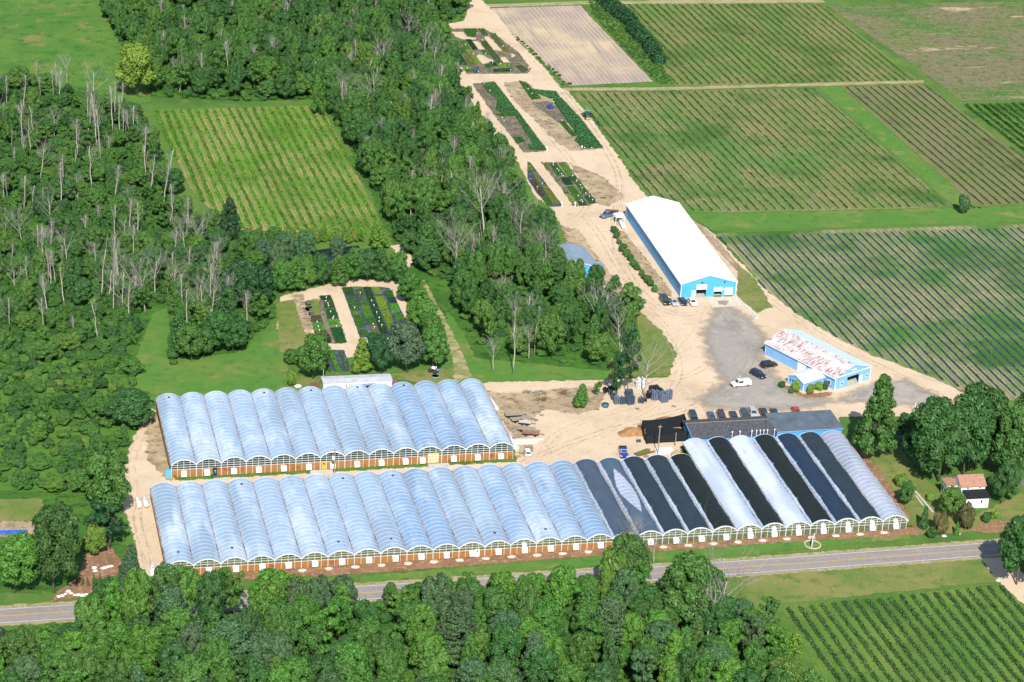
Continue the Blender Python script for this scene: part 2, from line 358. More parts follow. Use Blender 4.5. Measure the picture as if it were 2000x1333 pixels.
# --- planted fields: ground with its bare strips, then every planted row
RAZ = RAD(177.6)
nrm = np.array([math.cos(RAZ), -math.sin(RAZ)]); drc = np.array([math.sin(RAZ), math.cos(RAZ)])
def offset_at(px): return float(np.array(g2(*px)) @ nrm)
F1 = [(300, 216), (628, 206), (748, 440), (715, 462), (560, 452), (470, 450), (430, 430), (372, 370)]
F2 = [(1222, 8), (1600, 8), (1800, 160), (1318, 168), (1292, 130)]
F3 = [(1120, 182), (1592, 172), (1862, 406), (1400, 416), (1330, 414), (1268, 384), (1240, 352), (1212, 300), (1160, 232)]
F4 = [(1642, 170), (1806, 165), (2120, 395), (1906, 403)]
F5 = [(1884, 204), (2120, 198), (2120, 390), (2000, 300)]
F6 = [(1397, 456), (2150, 434), (2150, 800), (1905, 775), (1800, 733), (1705, 696), (1632, 664), (1560, 618), (1500, 570), (1440, 500)]
F7 = [(1524, 1186), (1952, 1142), (2060, 1230), (2060, 1480), (1700, 1480), (1620, 1340)]
o1, o2, o3, o4, o6, o7 = (offset_at(p) for p in ((660, 335.5), (1640, 155), (1500, 180), (1650, 168), (1700, 446), (1665, 1167)))
P1, P2, P3, P4, P6, P7 = 2.72, 2.95, 2.95, 3.0, 2.62, 2.78
sheet('field_soil', wpoly(F1), fieldmat('field_ground', (.125, .205, .036), (.36, .26, .13), P1, o1+.45*P1, RAZ, 0, .42, .10), .03, .8)
sheet('field_soil', wpoly(F2), fieldmat('field_ground', (.118, .190, .042), (.22, .20, .08), P2, o2+.5*P2, RAZ, 0, .6, .3, [(.02, .44, .6, (.150, .180, .050)), (.05, .54, .66, (.21, .18, .08))]), .03, .8)
sheet('field_soil', wpoly(F3), fieldmat('field_ground', (.095, .185, .040), (.25, .21, .095), P3, o3+.42*P3, RAZ, 0, .5, .35, [(.014, .46, .6, (.140, .178, .048)), (.04, .54, .66, (.20, .175, .08))]), .03, .8)
sheet('field_soil', wpoly(F4), fieldmat('field_ground', (.150, .170, .052), (.21, .165, .09), P4, o4+.4*P4, RAZ, 0, .55, .2), .03, .8)
sheet('field_soil', wpoly(F5), fieldmat('field_ground', (.085, .190, .022), (.13, .19, .04), P4, o4, RAZ, 0, .5, .2), .03, .8)
sheet('field_soil', wpoly(F6), fieldmat('field_ground', (.066, .165, .030), (.30, .25, .15), P6, o6+.45*P6, RAZ, 0, .28, .2, [(.02, .50, .64, (.105, .175, .040)), (.09, .54, .66, (.050, .125, .026))]), .03, .8)
sheet('field_soil', wpoly(F7), fieldmat('field_ground', (.085, .180, .030), (.145, .205, .040), P7, o7+.5*P7, RAZ, 0, .5, .2, [(.05, .5, .65, (.130, .195, .038))]), .03, .8)
sheet('fallow_field', wpoly([(1612, 10), (2150, 0), (2150, 192), (1875, 198), (1815, 150)]), M['oldfield'], .026, 2.0, 2.0)
sheet('raked_field', wpoly([(955, 17), (1134, 11), (1152, 32), (1276, 160), (1112, 168), (1012, 80)]), M['plough'], .036, .7)
MULCH = plain('mulch_film', (.030, .045, .085), .45, .5, .25, .8)
FILMW = plain('worn_film', (.30, .33, .38), .5, .4, .3, .6)
def rows(poly, per, off, label, group, w, h, dens, size, col, film=None, gap=.15, cut=1.0, seed=1, colj=.12):
    """one planted row per line of the field; returns the row objects"""
    r = np.random.default_rng(seed); poly = wpoly(poly); u = poly @ nrm; n = len(poly)
    k0, k1 = int(math.ceil((u.min()-off)/per)), int(math.floor((u.max()-off)/per)); res = []
    for k in range(k0, k1+1):
        c = off+k*per; ts = []
        for i in range(n):
            a, b = poly[i], poly[(i+1) % n]; ua, ub = a@nrm-c, b@nrm-c
            if (ua > 0) != (ub > 0): ts.append(float((a+(b-a)*ua/(ua-ub)) @ drc))
        ts.sort()
        for t0, t1 in zip(ts[::2], ts[1::2]):
            t0 += cut; t1 -= cut; Ln = t1-t0
            if Ln < 5: continue
            m = int(Ln*dens); t = r.uniform(0, Ln, m)
            keep = (np.sin(t*.21+r.uniform(0, 6))+np.sin(t*.83+r.uniform(0, 6))+r.normal(0, .5, m)) > (-2.6+gap*4)
            t = t[keep]; m = len(t); s = r.normal(0, .42, m)*w*.5
            wob = .10*np.sin(t*.13+k)+.07*np.sin(t*.37+2*k)
            hh = h*(.75+.35*np.sin(t*.7+k)*r.uniform(.5, 1, m)); z = np.abs(r.uniform(0.15, 1, m))*hh*np.exp(-(s/w*1.4)**2)+.05
            P = np.stack([s+wob, t-Ln/2, z], 1)
            N = np.stack([s*1.5, r.normal(0, .5, m), np.full(m, .9)], 1)+r.normal(0, .35, (m, 3))
            V, Q = leafquads(P, N, size*r.uniform(.7, 1.3, m), r, 1.3)
            jj = 1+r.normal(0, colj); cc = tuple(float(max(.01, x*jj*(1+r.normal(0, .03)))) for x in col)
            o = link('crop_row', np_mesh('crop_row', V, Q), M['crop'], color=cc)
            mid = drc*(t0+t1)/2+nrm*c; o.location = (mid[0], mid[1], .035); o.rotation_euler = (0, 0, -RAZ)
            tag(o, label, 'crop row', group)
            if film:
                ns = max(3, int(Ln/2.5)); tt = np.linspace(0, Ln, ns); wb = .10*np.sin(tt*.13+k)+.07*np.sin(tt*.37+2*k)
                hw = (film[0]/2)*(1+r.normal(0, .13, ns)); V = []
                for j, (sx, zz) in enumerate(((-1, .0), (-.7, .10), (.7, .10), (1, .0))):
                    V.append(np.stack([wb+sx*hw, tt-Ln/2, np.full(ns, zz)], 1))
                V = np.concatenate(V); Q = []
                for j in range(3):
                    a = np.arange(ns-1)+j*ns; Q.append(np.stack([a, a+ns, a+ns+1, a+1], 1))
                fo = link('mulch_film', np_mesh('mulch_film', V, np.concatenate(Q)), FILMW if r.uniform() < film[1] else MULCH, o)
            res.append(o)
    return res
rows(F1, P1, o1, 'bushy bright green row of the block walled in by woods', 'rows in the block between the woods', 1.6, .7, 30, .36, (.085, .25, .022), seed=3, gap=0)
rows(F2, P2, o2, 'low dark green crop row of the field beyond the crossing farm path', 'rows beyond the crossing farm path', 1.2, .42, 16, .36, (.060, .140, .034), None, seed=4, gap=.15, colj=.14)
rows(F3, P3, o3, 'low patchy crop row of the wide field behind the long white-roofed barn', 'rows in the wide field behind the barn', 1.25, .38, 13, .36, (.062, .150, .032), (.30, .0), gap=.34, seed=5, colj=.16)
rows(F4, P4, o4, 'thin crop row on dark film in the far field beyond the grass lane', 'rows beyond the sloping grass lane', .95, .4, 12, .36, (.055, .120, .036), (.55, .0), gap=.2, seed=6)
rows(F5, P4, o4, 'dense dark crop row in the field corner at the far right edge', 'rows at the far right edge', 1.3, .9, 16, .5, (.030, .095, .026), seed=7, gap=0)
rows(F6, P6, o6, 'sparse young crop row on blue-black film beside the rusty-roofed building', 'rows on blue-black film', 1.0, .3, 8, .30, (.045, .12, .034), (.80, .0), gap=.3, seed=8, cut=3.2)
rows(F7, P7, o7, 'row of low leafy bushes in the field this side of the paved road', 'bush rows this side of the road', 1.5, .8, 38, .32, (.052, .125, .036), seed=9, gap=.12, colj=.08)
# lanes between the fields
sheet('farm_path', wpoly([(1098, 172), (1300, 171), (1500, 165), (1805, 157), (1805, 163), (1500, 171), (1300, 177), (1105, 178)]), M['sandthin'], .04, .9)
sheet('farm_path', wpoly([(945, 9), (1140, 3), (1600, -3), (1615, 6), (1140, 9), (955, 15)]), M['sandthin'], .04, .9)
sheet('farm_path', wpoly([(822, 545), (830, 548), (858, 600), (884, 650), (908, 700), (922, 735), (885, 750), (886, 712), (868, 660), (848, 610)]), M['fadedtrack'], .04, .9)
# --- the sandy yards and tracks
YARD = [(905, -20), (930, -20), (940, 0), (972, 30), (1012, 82), (1060, 128), (1095, 172), (1110, 180), (1155, 232), (1188, 278), (1212, 312), (1240, 358), (1268, 390),
        (1335, 418), (1388, 452), (1440, 506), (1500, 570), (1560, 616), (1640, 664), (1705, 695), (1765, 716), (1830, 742), (1900, 778), (1890, 800), (1840, 812), (1640, 815),
        (1640, 850), (1330, 872), (1330, 900), (1200, 920), (1010, 928), (1005, 872), (938, 756), (950, 747), (1190, 742), (1305, 738), (1322, 690), (1290, 645), (1240, 600),
        (1195, 560), (1165, 500), (1095, 440), (1075, 405), (1045, 385), (1012, 318), (965, 262), (925, 205), (882, 140), (868, 112), (845, 52), (905, 42), (912, 25)]
hole_bed = wpoly([(1203, 448), (1218, 452), (1312, 570), (1310, 582), (1290, 578), (1240, 520), (1205, 470)])
sheet('sandy_yard', wpoly(YARD), M['sand'], .045, 1.2, 1.0, [hole_bed])
sheet('sandy_yard', wpoly([(296, 798), (318, 805), (340, 940), (1012, 902), (1200, 915), (1200, 925), (1010, 925), (300, 962), (325, 1112), (300, 1128), (272, 1122), (262, 1050), (240, 990), (230, 950), (238, 925), (262, 850)]), M['sand'], .048, 1.3)
sheet('rough_soil', wpoly([(296, 800), (308, 805), (336, 935), (330, 945), (290, 900), (285, 850)]), M['wetsand'], .056, 1.2)
sheet('rough_soil', wpoly([(945, 765), (1000, 768), (1150, 755), (1180, 770), (1170, 800), (1120, 810), (1060, 800), (1030, 830), (1040, 880), (1020, 895), (1000, 850)]), M['wetsand'], .056, 1.6)
sheet('rough_soil', wpoly([(1095, 440), (1130, 450), (1180, 520), (1230, 575), (1225, 600), (1180, 570), (1110, 480)]), M['wetsand'], .054, 1.6)
sheet('planting_strip', wpoly([(1198, 444), (1222, 455), (1316, 572), (1306, 584), (1280, 572), (1232, 520), (1203, 475)]), M['wetsand'], .042, 1.2)
sheet('rough_soil', wpoly([(1440, 515), (1475, 545), (1510, 600), (1480, 612), (1452, 592), (1440, 582)]), M['drylawn'], .060, 1.0)
sheet('rough_soil', wpoly([(1336, 420), (1360, 432), (1392, 458), (1442, 515), (1480, 562), (1462, 556), (1415, 505), (1375, 462)]), M['brownsoil'], .056, .9)
sheet('gravel_lot', wpoly([(1392, 588), (1432, 596), (1470, 620), (1510, 660), (1500, 700), (1535, 745), (1560, 768), (1625, 775), (1705, 745), (1770, 738), (1880, 790), (1830, 800), (1640, 790), (1560, 806), (1380, 805), (1345, 782), (1400, 745), (1372, 700), (1362, 650)]), M['gravel'], .066, 4.0)
sheet('sandy_yard', wpoly([(545, 580), (640, 556), (700, 545), (765, 548), (790, 560), (800, 640), (720, 700), (560, 695), (540, 640)]), M['sand'], .045, 1.0)
sheet('rough_soil', wpoly([(540, 590), (585, 585), (598, 650), (600, 690), (545, 690)]), M['drylawn'], .052, 1.0)
sheet('rough_soil', wpoly([(570, 575), (592, 575), (612, 640), (606, 660), (590, 640)]), M['wetsand'], .058, .8)
sheet('rough_soil', wpoly([(594, 588), (624, 583), (632, 615), (604, 620)]), M['drylawn'], .058, .8)
sheet('worn_patch', wpoly([(764, 480), (790, 478), (806, 505), (800, 525), (780, 510)]), M['sand'], .05, .8)
sheet('mulch_bed', wpoly([(165, 1085), (215, 1065), (240, 1100), (215, 1150), (130, 1172), (95, 1178), (120, 1150), (150, 1130)]), M['mulch'], .05, 1.2)
sheet('mulch_bed', wpoly([(300, 1128), (326, 1127), (1768, 1032), (1790, 1020), (1800, 1045), (1500, 1062), (1200, 1084), (700, 1122), (330, 1140)]), M['mulch'], .044, .8)
sheet('mulch_bed', wpoly([(1655, 870), (1690, 880), (1725, 930), (1780, 1010), (1768, 1020), (1740, 975)]), M['mulch'], .044, 1.0)
sheet('mulch_bed', wpoly([(1880, 1035), (1935, 1020), (2010, 1015), (2010, 1035), (1930, 1042)]), M['mulch'], .044, 1.0)
sheet('mulch_bed', wpoly([(1530, 748), (1570, 770), (1630, 766), (1622, 774), (1575, 779), (1535, 762)]), M['mulch'], .074, .5)
sheet('dirt_field', wpoly([(-30, 1018), (72, 1018), (68, 1048), (-30, 1050)]), M['wetsand'], .045, .8)
sheet('driveway', wpoly([(1905, 1082), (1955, 1076), (2060, 1180), (2060, 1240), (1960, 1145)]), M['sand'], .045, 1.0)
sheet('driveway', wpoly([(1730, 835), (1765, 822), (1830, 900), (1800, 925)]), M['gravel'], .05, 1.5)
sheet('driveway', wpoly([(1980, 940), (2060, 925), (2060, 1010), (2010, 975)]), M['gravel'], .05, 1.0)
for q in ([(1765, 935), (1768, 934), (1824, 1000), (1821, 1002)], [(1787, 968), (1789, 967), (1805, 988), (1802, 989)]):
    flat('paved_path', wpoly(q), M['concrete'], .06)['kind'] = 'structure'
flat('pond', wpoly([(600, 492), (640, 486), (700, 480), (705, 490), (660, 500), (625, 525), (612, 528)]), M['water'], .05)['kind'] = 'structure'
flat('pond', wpoly([(398, 512), (430, 503), (455, 502), (445, 512), (415, 522)]), M['water'], .05)['kind'] = 'structure'
def tracks(px, gauge=1.7, wd=.45, mat='tracks', z=.078):
    P = wpoly(px); t = np.linspace(0, len(P)-1, 40); X = np.interp(t, range(len(P)), P[:, 0]); Y = np.interp(t, range(len(P)), P[:, 1])
    k = np.ones(7)/7; X[3:-3] = np.convolve(X, k, 'valid'); Y[3:-3] = np.convolve(Y, k, 'valid'); D = np.gradient(np.stack([X, Y], 1), axis=0); D /= np.linalg.norm(D, axis=1, keepdims=True); Nn = np.stack([-D[:, 1], D[:, 0]], 1); C = np.stack([X, Y], 1)
    for s in (-1, 1):
        a = C+Nn*(s*gauge/2-wd/2); b_ = C+Nn*(s*gauge/2+wd/2); sheet('tyre_tracks', np.concatenate([a, b_[::-1]]), M[mat], z, .5, .35)
for i, q in enumerate([[(1015, 82), (1060, 135), (1110, 188), (1165, 258), (1205, 325), (1235, 380), (1200, 420), (1180, 470), (1225, 545), (1262, 610), (1310, 655), (1345, 720), (1330, 775), (1250, 815), (1150, 850), (1080, 890)],
                       [(1100, 180), (1180, 285), (1220, 360), (1190, 440), (1215, 520), (1265, 590), (1320, 620), (1370, 610)], [(1330, 430), (1400, 490), (1470, 560), (1540, 615), (1640, 680), (1740, 725), (1840, 775)],
                       [(950, 752), (1050, 752), (1160, 745), (1270, 748), (1350, 735), (1400, 700)], [(1400, 600), (1440, 640), (1480, 690), (1440, 745), (1380, 790), (1280, 815), (1120, 860), (1020, 905)],
                       [(1010, 915), (800, 926), (600, 938), (400, 948), (290, 962), (262, 1000), (280, 1060), (288, 1110)], [(285, 830), (255, 900), (262, 960), (268, 1030), (296, 1105)], [(1060, 250), (1120, 320), (1160, 385), (1130, 425)],
                       [(1110, 415), (1160, 440), (1230, 560), (1300, 640)], [(1330, 760), (1250, 790), (1150, 820), (1080, 850), (1050, 900)]]):
    tracks(q, 1.7, .5, 'tracks' if i % 3 else 'palesand', .078 if i % 3 else .081)
# --- the paved road
def road_c(x): return -13.15 + 0.0000000*x + (0.00008*(x-90)**2 if x > 90 else 0.00006*(x-90)**2*.55)*1.0
xs = np.arange(-140, 330, 4.0); cy = np.array([road_c(x) for x in xs])
def strip(name, lo, hi, z, mat, kind='structure', parent=None):
    V = np.concatenate([np.stack([xs, cy+lo, np.full(len(xs), z)], 1), np.stack([xs, cy+hi, np.full(len(xs), z)], 1)])
    n = len(xs); a = np.arange(n-1); o = link(name, np_mesh(name, V, np.stack([a, a+1, a+1+n, a+n], 1)), mat, parent)
    if kind: o['kind'] = kind
    return o
sheet('road_shoulder', np.concatenate([np.stack([xs, cy-4.3], 1), np.stack([xs, cy+4.6], 1)[::-1]]), M['sandthin'], .052, .8)
strip('road', -3.35, 3.35, .085, M['asphalt'])
mk = plain('road_paint_white', (.62, .61, .58), .7, .2, .12, 3.0); my = plain('road_paint_yellow', (.60, .36, .08), .7, .2, .12, 3.0)
strip('road_marking', 2.80, 2.98, .092, mk); strip('road_marking', -2.98, -2.80, .092, mk)
strip('road_marking', -.17, -.04, .092, my); strip('road_marking', .04, .17, .092, my)

# --- nursery beds: blocks of potted plants standing on cloth
BEDC = {'d': (.028, .085, .026), 'm': (.050, .145, .028), 'b': (.075, .22, .030), 'y': (.155, .25, .035), 'o': (.15, .18, .045), 'g': (.075, .13, .045),
        'r': (.14, .12, .045), 'k': (.10, .085, .05), 't': (.020, .075, .030), 'e': (.050, .150, .052)}
BEDN = {'d': 'dark green', 'm': 'mid green', 'b': 'bright green', 'y': 'yellow-green', 'o': 'olive', 'g': 'dull grey-green', 'r': 'reddish mixed', 'k': 'bare brown', 't': 'tall dark', 'e': 'dense dark green'}
def bed(quad, c, where, h=.28, dens=11, size=.33):
    P = wpoly(quad); ctr = P.mean(0); r = np.random.default_rng(int(abs(ctr[0]*37+ctr[1]*91)) % 99991)
    a = 0.5*abs(np.dot(P[:, 0], np.roll(P[:, 1], -1))-np.dot(P[:, 1], np.roll(P[:, 0], -1)))
    mn, mx = P.min(0), P.max(0); n = int(dens*(mx-mn).prod())+10; X = r.uniform(mn, mx, (n, 2)); X = X[sdist(X, P) > .12]
    n = len(X); z = h*(.55+.45*r.uniform(0, 1, n)); N = np.stack([r.normal(0, .35, n), r.normal(0, .35, n), np.ones(n)], 1)
    V, Q = leafquads(np.column_stack([X-ctr, z]), N, size*r.uniform(.7, 1.35, n), r, 1.2)
    area = sum(P[i, 0]*P[(i+1) % len(P), 1]-P[(i+1) % len(P), 0]*P[i, 1] for i in range(len(P)))
    if area < 0: P = P[::-1]
    b = MB(); b.prism([(float(x), float(y)) for x, y in (P-ctr)*.97], 0, h*.5)
    n0 = len(V); V = np.concatenate([V, np.array(b.v)]); me = bpy.data.meshes.new('nursery_bed')
    me.from_pydata(V.tolist(), [], Q.tolist()+[tuple(i+n0 for i in f) for f in b.f]); me.update()
    o = link('nursery_bed', me, M['crop'], color=tuple(x*(1+r.normal(0, .06)) for x in BEDC[c])); o.location = (ctr[0], ctr[1], .085)
    sz = 'long ' if a > 120 else ('small ' if a < 25 else '')
    tag(o, f'{sz}{BEDN[c]} block of potted plants {where}', 'nursery bed', f'{BEDN[c]} {sz}plant blocks {where}'); return o
Z2 = lambda p: zm(540, 540, 7.69, p)
sheet('weed_cloth', wpoly(Z2([(975, 168), (1560, 160), (1700, 178), (1960, 680), (1900, 760), (1800, 930), (1250, 920)])), M['weedcloth'], .06, .25, .6)
sheet('potting_ground', wpoly(Z2([(500, 590), (650, 590), (640, 290), (820, 285), (1070, 1010), (600, 1020), (530, 700)])), M['darksoil'], .06, .7, .6)
for c, q in [('d', [(985,178),(1140,168),(1180,298),(1040,305)]), ('m', [(1050,330),(1170,322),(1250,500),(1120,522)]), ('y', [(1120,540),(1250,535),(1270,575),(1135,585)]),
             ('m', [(1145,605),(1290,592),(1345,750),(1210,798)]), ('m', [(1235,818),(1350,802),(1400,900),(1260,905)]), ('y', [(1150,166),(1290,163),(1295,185),(1160,190)]),
             ('g', [(1175,215),(1300,207),(1345,325),(1215,330)]), ('m', [(1230,372),(1360,370),(1390,450),(1270,460)]), ('y', [(1269,466),(1395,461),(1405,490),(1285,494)]),
             ('b', [(1285,507),(1410,502),(1450,610),(1320,630)]), ('m', [(1335,642),(1470,627),(1500,718),(1360,725)]), ('r', [(1382,742),(1500,736),(1518,778),(1400,785)]),
             ('o', [(1400,797),(1530,790),(1560,872),(1430,880)]), ('d', [(1300,162),(1400,157),(1690,890),(1570,872)]), ('y', [(1425,167),(1550,165),(1560,198),(1440,203)]),
             ('y', [(1440,217),(1570,215),(1590,270),(1465,275)]), ('y', [(1475,311),(1615,305),(1680,490),(1545,500)]), ('y', [(1560,516),(1695,511),(1765,705),(1635,714)]),
             ('y', [(1650,731),(1780,726),(1820,800),(1780,900),(1710,900)]), ('m', [(1610,227),(1740,221),(1770,310),(1650,308)]), ('b', [(1690,421),(1825,420),(1860,540),(1725,550)]),
             ('b', [(1755,577),(1885,566),(1920,660),(1785,665)]), ('t', [(1655,322),(1790,321),(1815,400),(1700,408)]),
             ('d', [(650,302),(810,291),(840,360),(680,368)]), ('d', [(700,377),(850,371),(885,488),(720,492)]), ('d', [(730,502),(890,497),(930,640),(760,650)]),
             ('b', [(765,662),(940,652),(965,740),(770,760)]), ('d', [(800,780),(975,770),(1060,1000),(890,1010)]), ('b', [(530,707),(700,702),(720,800),(545,810)]),
             ('r', [(560,822),(730,802),(800,895),(590,900)]), ('d', [(590,920),(800,885),(830,1008),(600,1010)]), ('k', [(510,602),(660,592),(700,690),(520,694)])]:
    bed(Z2(q), c, 'in the nursery plot below the pond')
Z1 = lambda p: zm(850, 40, 10, p)
sheet('potting_ground', wpoly(Z1([(60,170),(940,158),(1250,330),(1640,640),(1880,960),(1800,1045),(620,1052),(300,660),(200,520)])), M['darksoil'], .06, .9, .8)
for q in ([(310,232),(560,230),(640,330),(800,352),(790,380),(560,380),(400,330)], [(710,417),(850,410),(970,573),(850,578)], [(790,672),(930,680),(1150,790),(920,858)],
          [(940,325),(1060,322),(1310,600),(1140,588)], [(1250,712),(1370,720),(1450,820),(1330,828)], [(1480,640),(1600,700),(1500,720)], [(1290,330),(1350,340),(1560,520),(1480,520)]):
    sheet('sandy_patch', wpoly(Z1(q)), M['sand'], .072, .5, .6)
sheet('weed_cloth', wpoly(Z1([(690,920),(850,900),(880,1030),(750,1040)])), M['weedcloth'], .07, .3, .5)
for c, q in [('m', [(10,185),(150,182),(400,518),(225,500)]), ('y', [(225,580),(420,572),(448,620),(292,630)]), ('d', [(332,652),(490,642),(640,878),(502,888)]), ('o', [(522,900),(660,896),(688,950),(562,958)]),
             ('m', [(572,970),(700,962),(738,1025),(612,1030)]), ('b', [(352,407),(450,402),(508,500),(432,505)]), ('m', [(442,542),(560,537),(638,650),(522,660)]), ('o', [(562,702),(690,692),(798,893),(682,908)]),
             ('b', [(482,412),(590,402),(688,570),(592,575)]), ('y', [(632,592),(720,590),(888,850),(792,858)]), ('t', [(592,382),(700,382),(838,568),(742,588)]), ('m', [(542,172),(798,170),(838,230),(778,330),(642,320)]),
             ('g', [(832,170),(940,172),(1038,300),(932,300)]), ('g', [(872,412),(990,402),(1338,848),(1212,850)]), ('g', [(1052,252),(1170,252),(1368,518),(1252,530)]), ('o', [(1272,542),(1390,532),(1468,628),(1352,635)]),
             ('m', [(882,592),(980,590),(1088,690),(952,670)]), ('m', [(952,880),(1060,852),(1108,928),(992,935)]), ('y', [(1222,860),(1360,857),(1398,908),(1262,928)]), ('y', [(1382,850),(1500,842),(1538,898),(1412,908)]),
             ('d', [(1062,822),(1180,822),(1218,898),(1112,908)]), ('b', [(302,312),(370,302),(418,370),(332,380)]), ('g', [(1560,900),(1680,880),(1820,980),(1700,1020)]), ('d', [(1130,960),(1500,950),(1520,1010),(1140,1015)])]:
    bed(Z1(q), c, 'in the farthest nursery plot by the dirt track')
Z3 = lambda p: zm(900, 150, 6.667, p)
sheet('potting_ground', wpoly(Z3([(140, 92), (440, 72), (700, 410), (1125, 975), (820, 992), (660, 790), (440, 510)])), M['darksoil'], .06, .9, .8)
sheet('potting_ground', wpoly(Z3([(560, 80), (850, 58), (980, 170), (1240, 198), (1600, 590), (1860, 935), (1560, 965), (1400, 960), (1180, 800), (900, 500), (740, 380), (600, 180)])), M['wetsand'], .058, 1.2, .8)
sheet('potting_ground', wpoly(Z3([(900, 330), (1130, 320), (1330, 430), (1450, 610), (1260, 600)])), M['darksoil'], .064, 1.0, .8)
for c, q in [('e', [(272,92),(440,72),(705,415),(560,430),(430,260),(350,215)]), ('e', [(470,310),(600,420),(700,415),(770,490),(690,520),(560,500),(450,430)]), ('e', [(700,500),(768,492),(1128,968),(905,960),(872,890),(935,880)]),
             ('m', [(690,800),(800,795),(830,850),(730,880)]), ('m', [(752,62),(860,92),(1048,290),(922,310)]), ('e', [(902,172),(1240,198),(1298,275),(1180,298),(1002,230)]),
             ('e', [(1182,295),(1308,282),(1568,560),(1858,935),(1602,950),(1482,840),(1522,780)]), ('m', [(1272,592),(1340,582),(1518,778),(1452,788)]), ('m', [(460,500),(660,480),(690,525),(500,525)])]:
    bed(Z3(q), c, 'in the twin strips along the dirt track', h=.45, dens=15, size=.4)
Z4 = lambda p: zm(1030, 300, 10, p)
sheet('weed_cloth', wpoly(Z4([(0,150),(60,180),(670,1000),(660,1040),(450,1050),(200,800),(0,500)])), M['weedcloth'], .06, .3, .6)
sheet('potting_ground', wpoly(Z4([(260,170),(760,170),(950,430),(1350,960),(1200,1030),(900,1040),(600,600)])), M['darksoil'], .06, .5, .6)
sheet('rough_soil', wpoly(Z4([(800,170),(1180,330),(1500,480),(1900,860),(1600,1030),(1400,1000),(1000,480)])), M['wetsand'], .056, 1.5)
for c, q in [('y', [(2,202),(80,230),(120,330),(2,330)]), ('o', [(92,382),(180,372),(308,600),(232,613)]), ('k', [(52,540),(150,502),(348,818),(272,858)]), ('y', [(257,622),(350,617),(638,990),(502,1008),(382,830)]),
             ('m', [(262,870),(378,842),(468,1000),(402,1038)]), ('o', [(302,202),(380,202),(448,330),(382,330)]), ('m', [(432,212),(560,192),(738,438),(582,448)]), ('b', [(612,192),(740,192),(908,448),(802,458)]),
             ('d', [(802,462),(950,452),(968,560),(882,568)]), ('t', [(642,482),(820,472),(888,618),(742,633)]), ('m', [(772,652),(900,642),(1108,900),(962,938)]), ('m', [(922,572),(1040,562),(1208,788),(1072,808)]),
             ('d', [(1102,832),(1240,822),(1338,938),(1182,948)]), ('y', [(772,842),(850,832),(978,1018),(902,1018)]), ('d', [(972,947),(1140,937),(1148,973),(1002,983)]), ('d', [(1002,992),(1160,987),(1163,1018),(1012,1023)]),
             ('d', [(1182,962),(1330,942),(1348,973),(1192,983)]), ('m', [(532,522),(640,522),(643,548),(542,553)]), ('m', [(702,752),(810,767),(818,788),(712,788)]), ('y', [(1422,862),(1550,872),(1548,885),(1432,885)])]:
    bed(Z4(q), c, 'in the nursery plot nearest the long barn')
# small vegetable plot by the mobile home
sheet('weed_cloth', wpoly([(628, 690), (640, 684), (672, 684), (686, 726), (652, 728)]), M['weedcloth'], .06, .3, .6)
for c, q in [('m', [(630,690),(634,688),(648,727),(642,728)]), ('b', [(640,686),(650,685),(668,727),(656,728)]), ('g', [(660,686),(666,686),(682,724),(675,726)])]:
    bed(q, c, 'in the little garden behind the mobile home', h=.4)
# white sprinkler heads standing in the beds
mb = MB(); mb.tube([(0, 0, 0), (0, 0, .75)], [.03, .03], 6); sp_post = mb.mesh('post')
mb = MB(); mb.tube([(0, 0, .70), (0, 0, .78), (0, 0, .9), (0, 0, .95)], [.14, .20, .15, .05], 10); sp_cap = mb.mesh('cap', True)
proto = empty('sprinkler'); link('post', sp_post, M['whitemetal'], proto); link('cap', sp_cap, M['white'], proto)
spr = [(Z2, 'in the nursery plot below the pond', [(715,270),(748,315),(740,368),(772,402),(780,437),(812,526),(858,604),(845,628),(610,680),(627,753),(900,742),(645,807),(655,848),(666,868),(640,915),(680,941),(1257,245),(1427,362),(1464,433),(1505,538),(1542,617),(1540,675),(1582,730),(1450,712),(1470,760),(1172,465)]),
       (Z4, 'in the nursery plot nearest the long barn', [(320,178),(500,178),(503,218),(580,298),(610,332),(665,398),(693,433),(880,432),(957,530),(1033,612),(1065,670),(1138,773),(990,825),(1208,840),(1268,905),(1045,912),(1075,945),(290,582),(195,652)]),
       (Z1, 'in the farthest nursery plot by the dirt track', [(817,250),(922,385),(588,473),(740,655),(1326,500),(1275,840),(625,930),(845,1000),(1475,970),(1820,925),(1120,820),(985,648),(1130,245)]),
       (Z3, 'in the twin strips along the dirt track', [(298,88),(378,180),(875,162),(925,222),(1187,295),(1210,328),(1318,570),(1612,925),(1703,928),(540,535),(562,572)])]
first = True
for Zf, wh, pts in spr:
    for q in Zf(pts):
        o = proto if first else copy_tree(proto); first = False
        h = PXM(*q)*.85*.9; x, y = g2(q[0], q[1]+h); o.location = (x, y, .06)
        tag(o, f'small white sprinkler cap on a post {wh}', 'sprinkler', f'white sprinkler caps {wh}')
# ------------------------------------------------------------------ greenhouses
def filmmat(name, col, white, alpha=.90, bands=0.0, rough=.32):
    m = NT(name); p = m.pos
    c = m.mix(m.rng(m.noise((.10, .055, .1), 4, p, .7), .46, .66), col, white)  # paler noise patches imitate white glints, put into the base colour
    c = m.mix(m.rng(m.noise((.17, .03, .1), 2, p), .50, .62), c, tuple(x*.80 for x in col))
    c = m.mix(m.rng(m.noise((.25, 2.3, .3), 3, p), .50, .72), c, tuple(x*.86 for x in col))
    c = m.mix(m.rng(m.noise((2.5, .15, 1), 3, p), .62, .74), c, tuple(x*.62 for x in (col[0]*1.25, col[1], col[2]*.85)))
    return m.bsdf(c, rough, .5, alpha=alpha, bump=m.noise((.6, 2.5, 1), 3, p), bd=.06)
M['film'] = filmmat('greenhouse_film', (.350, .470, .620), (.60, .68, .77), .88)  # milky film tinted blue in its base colour for the sky it reflects
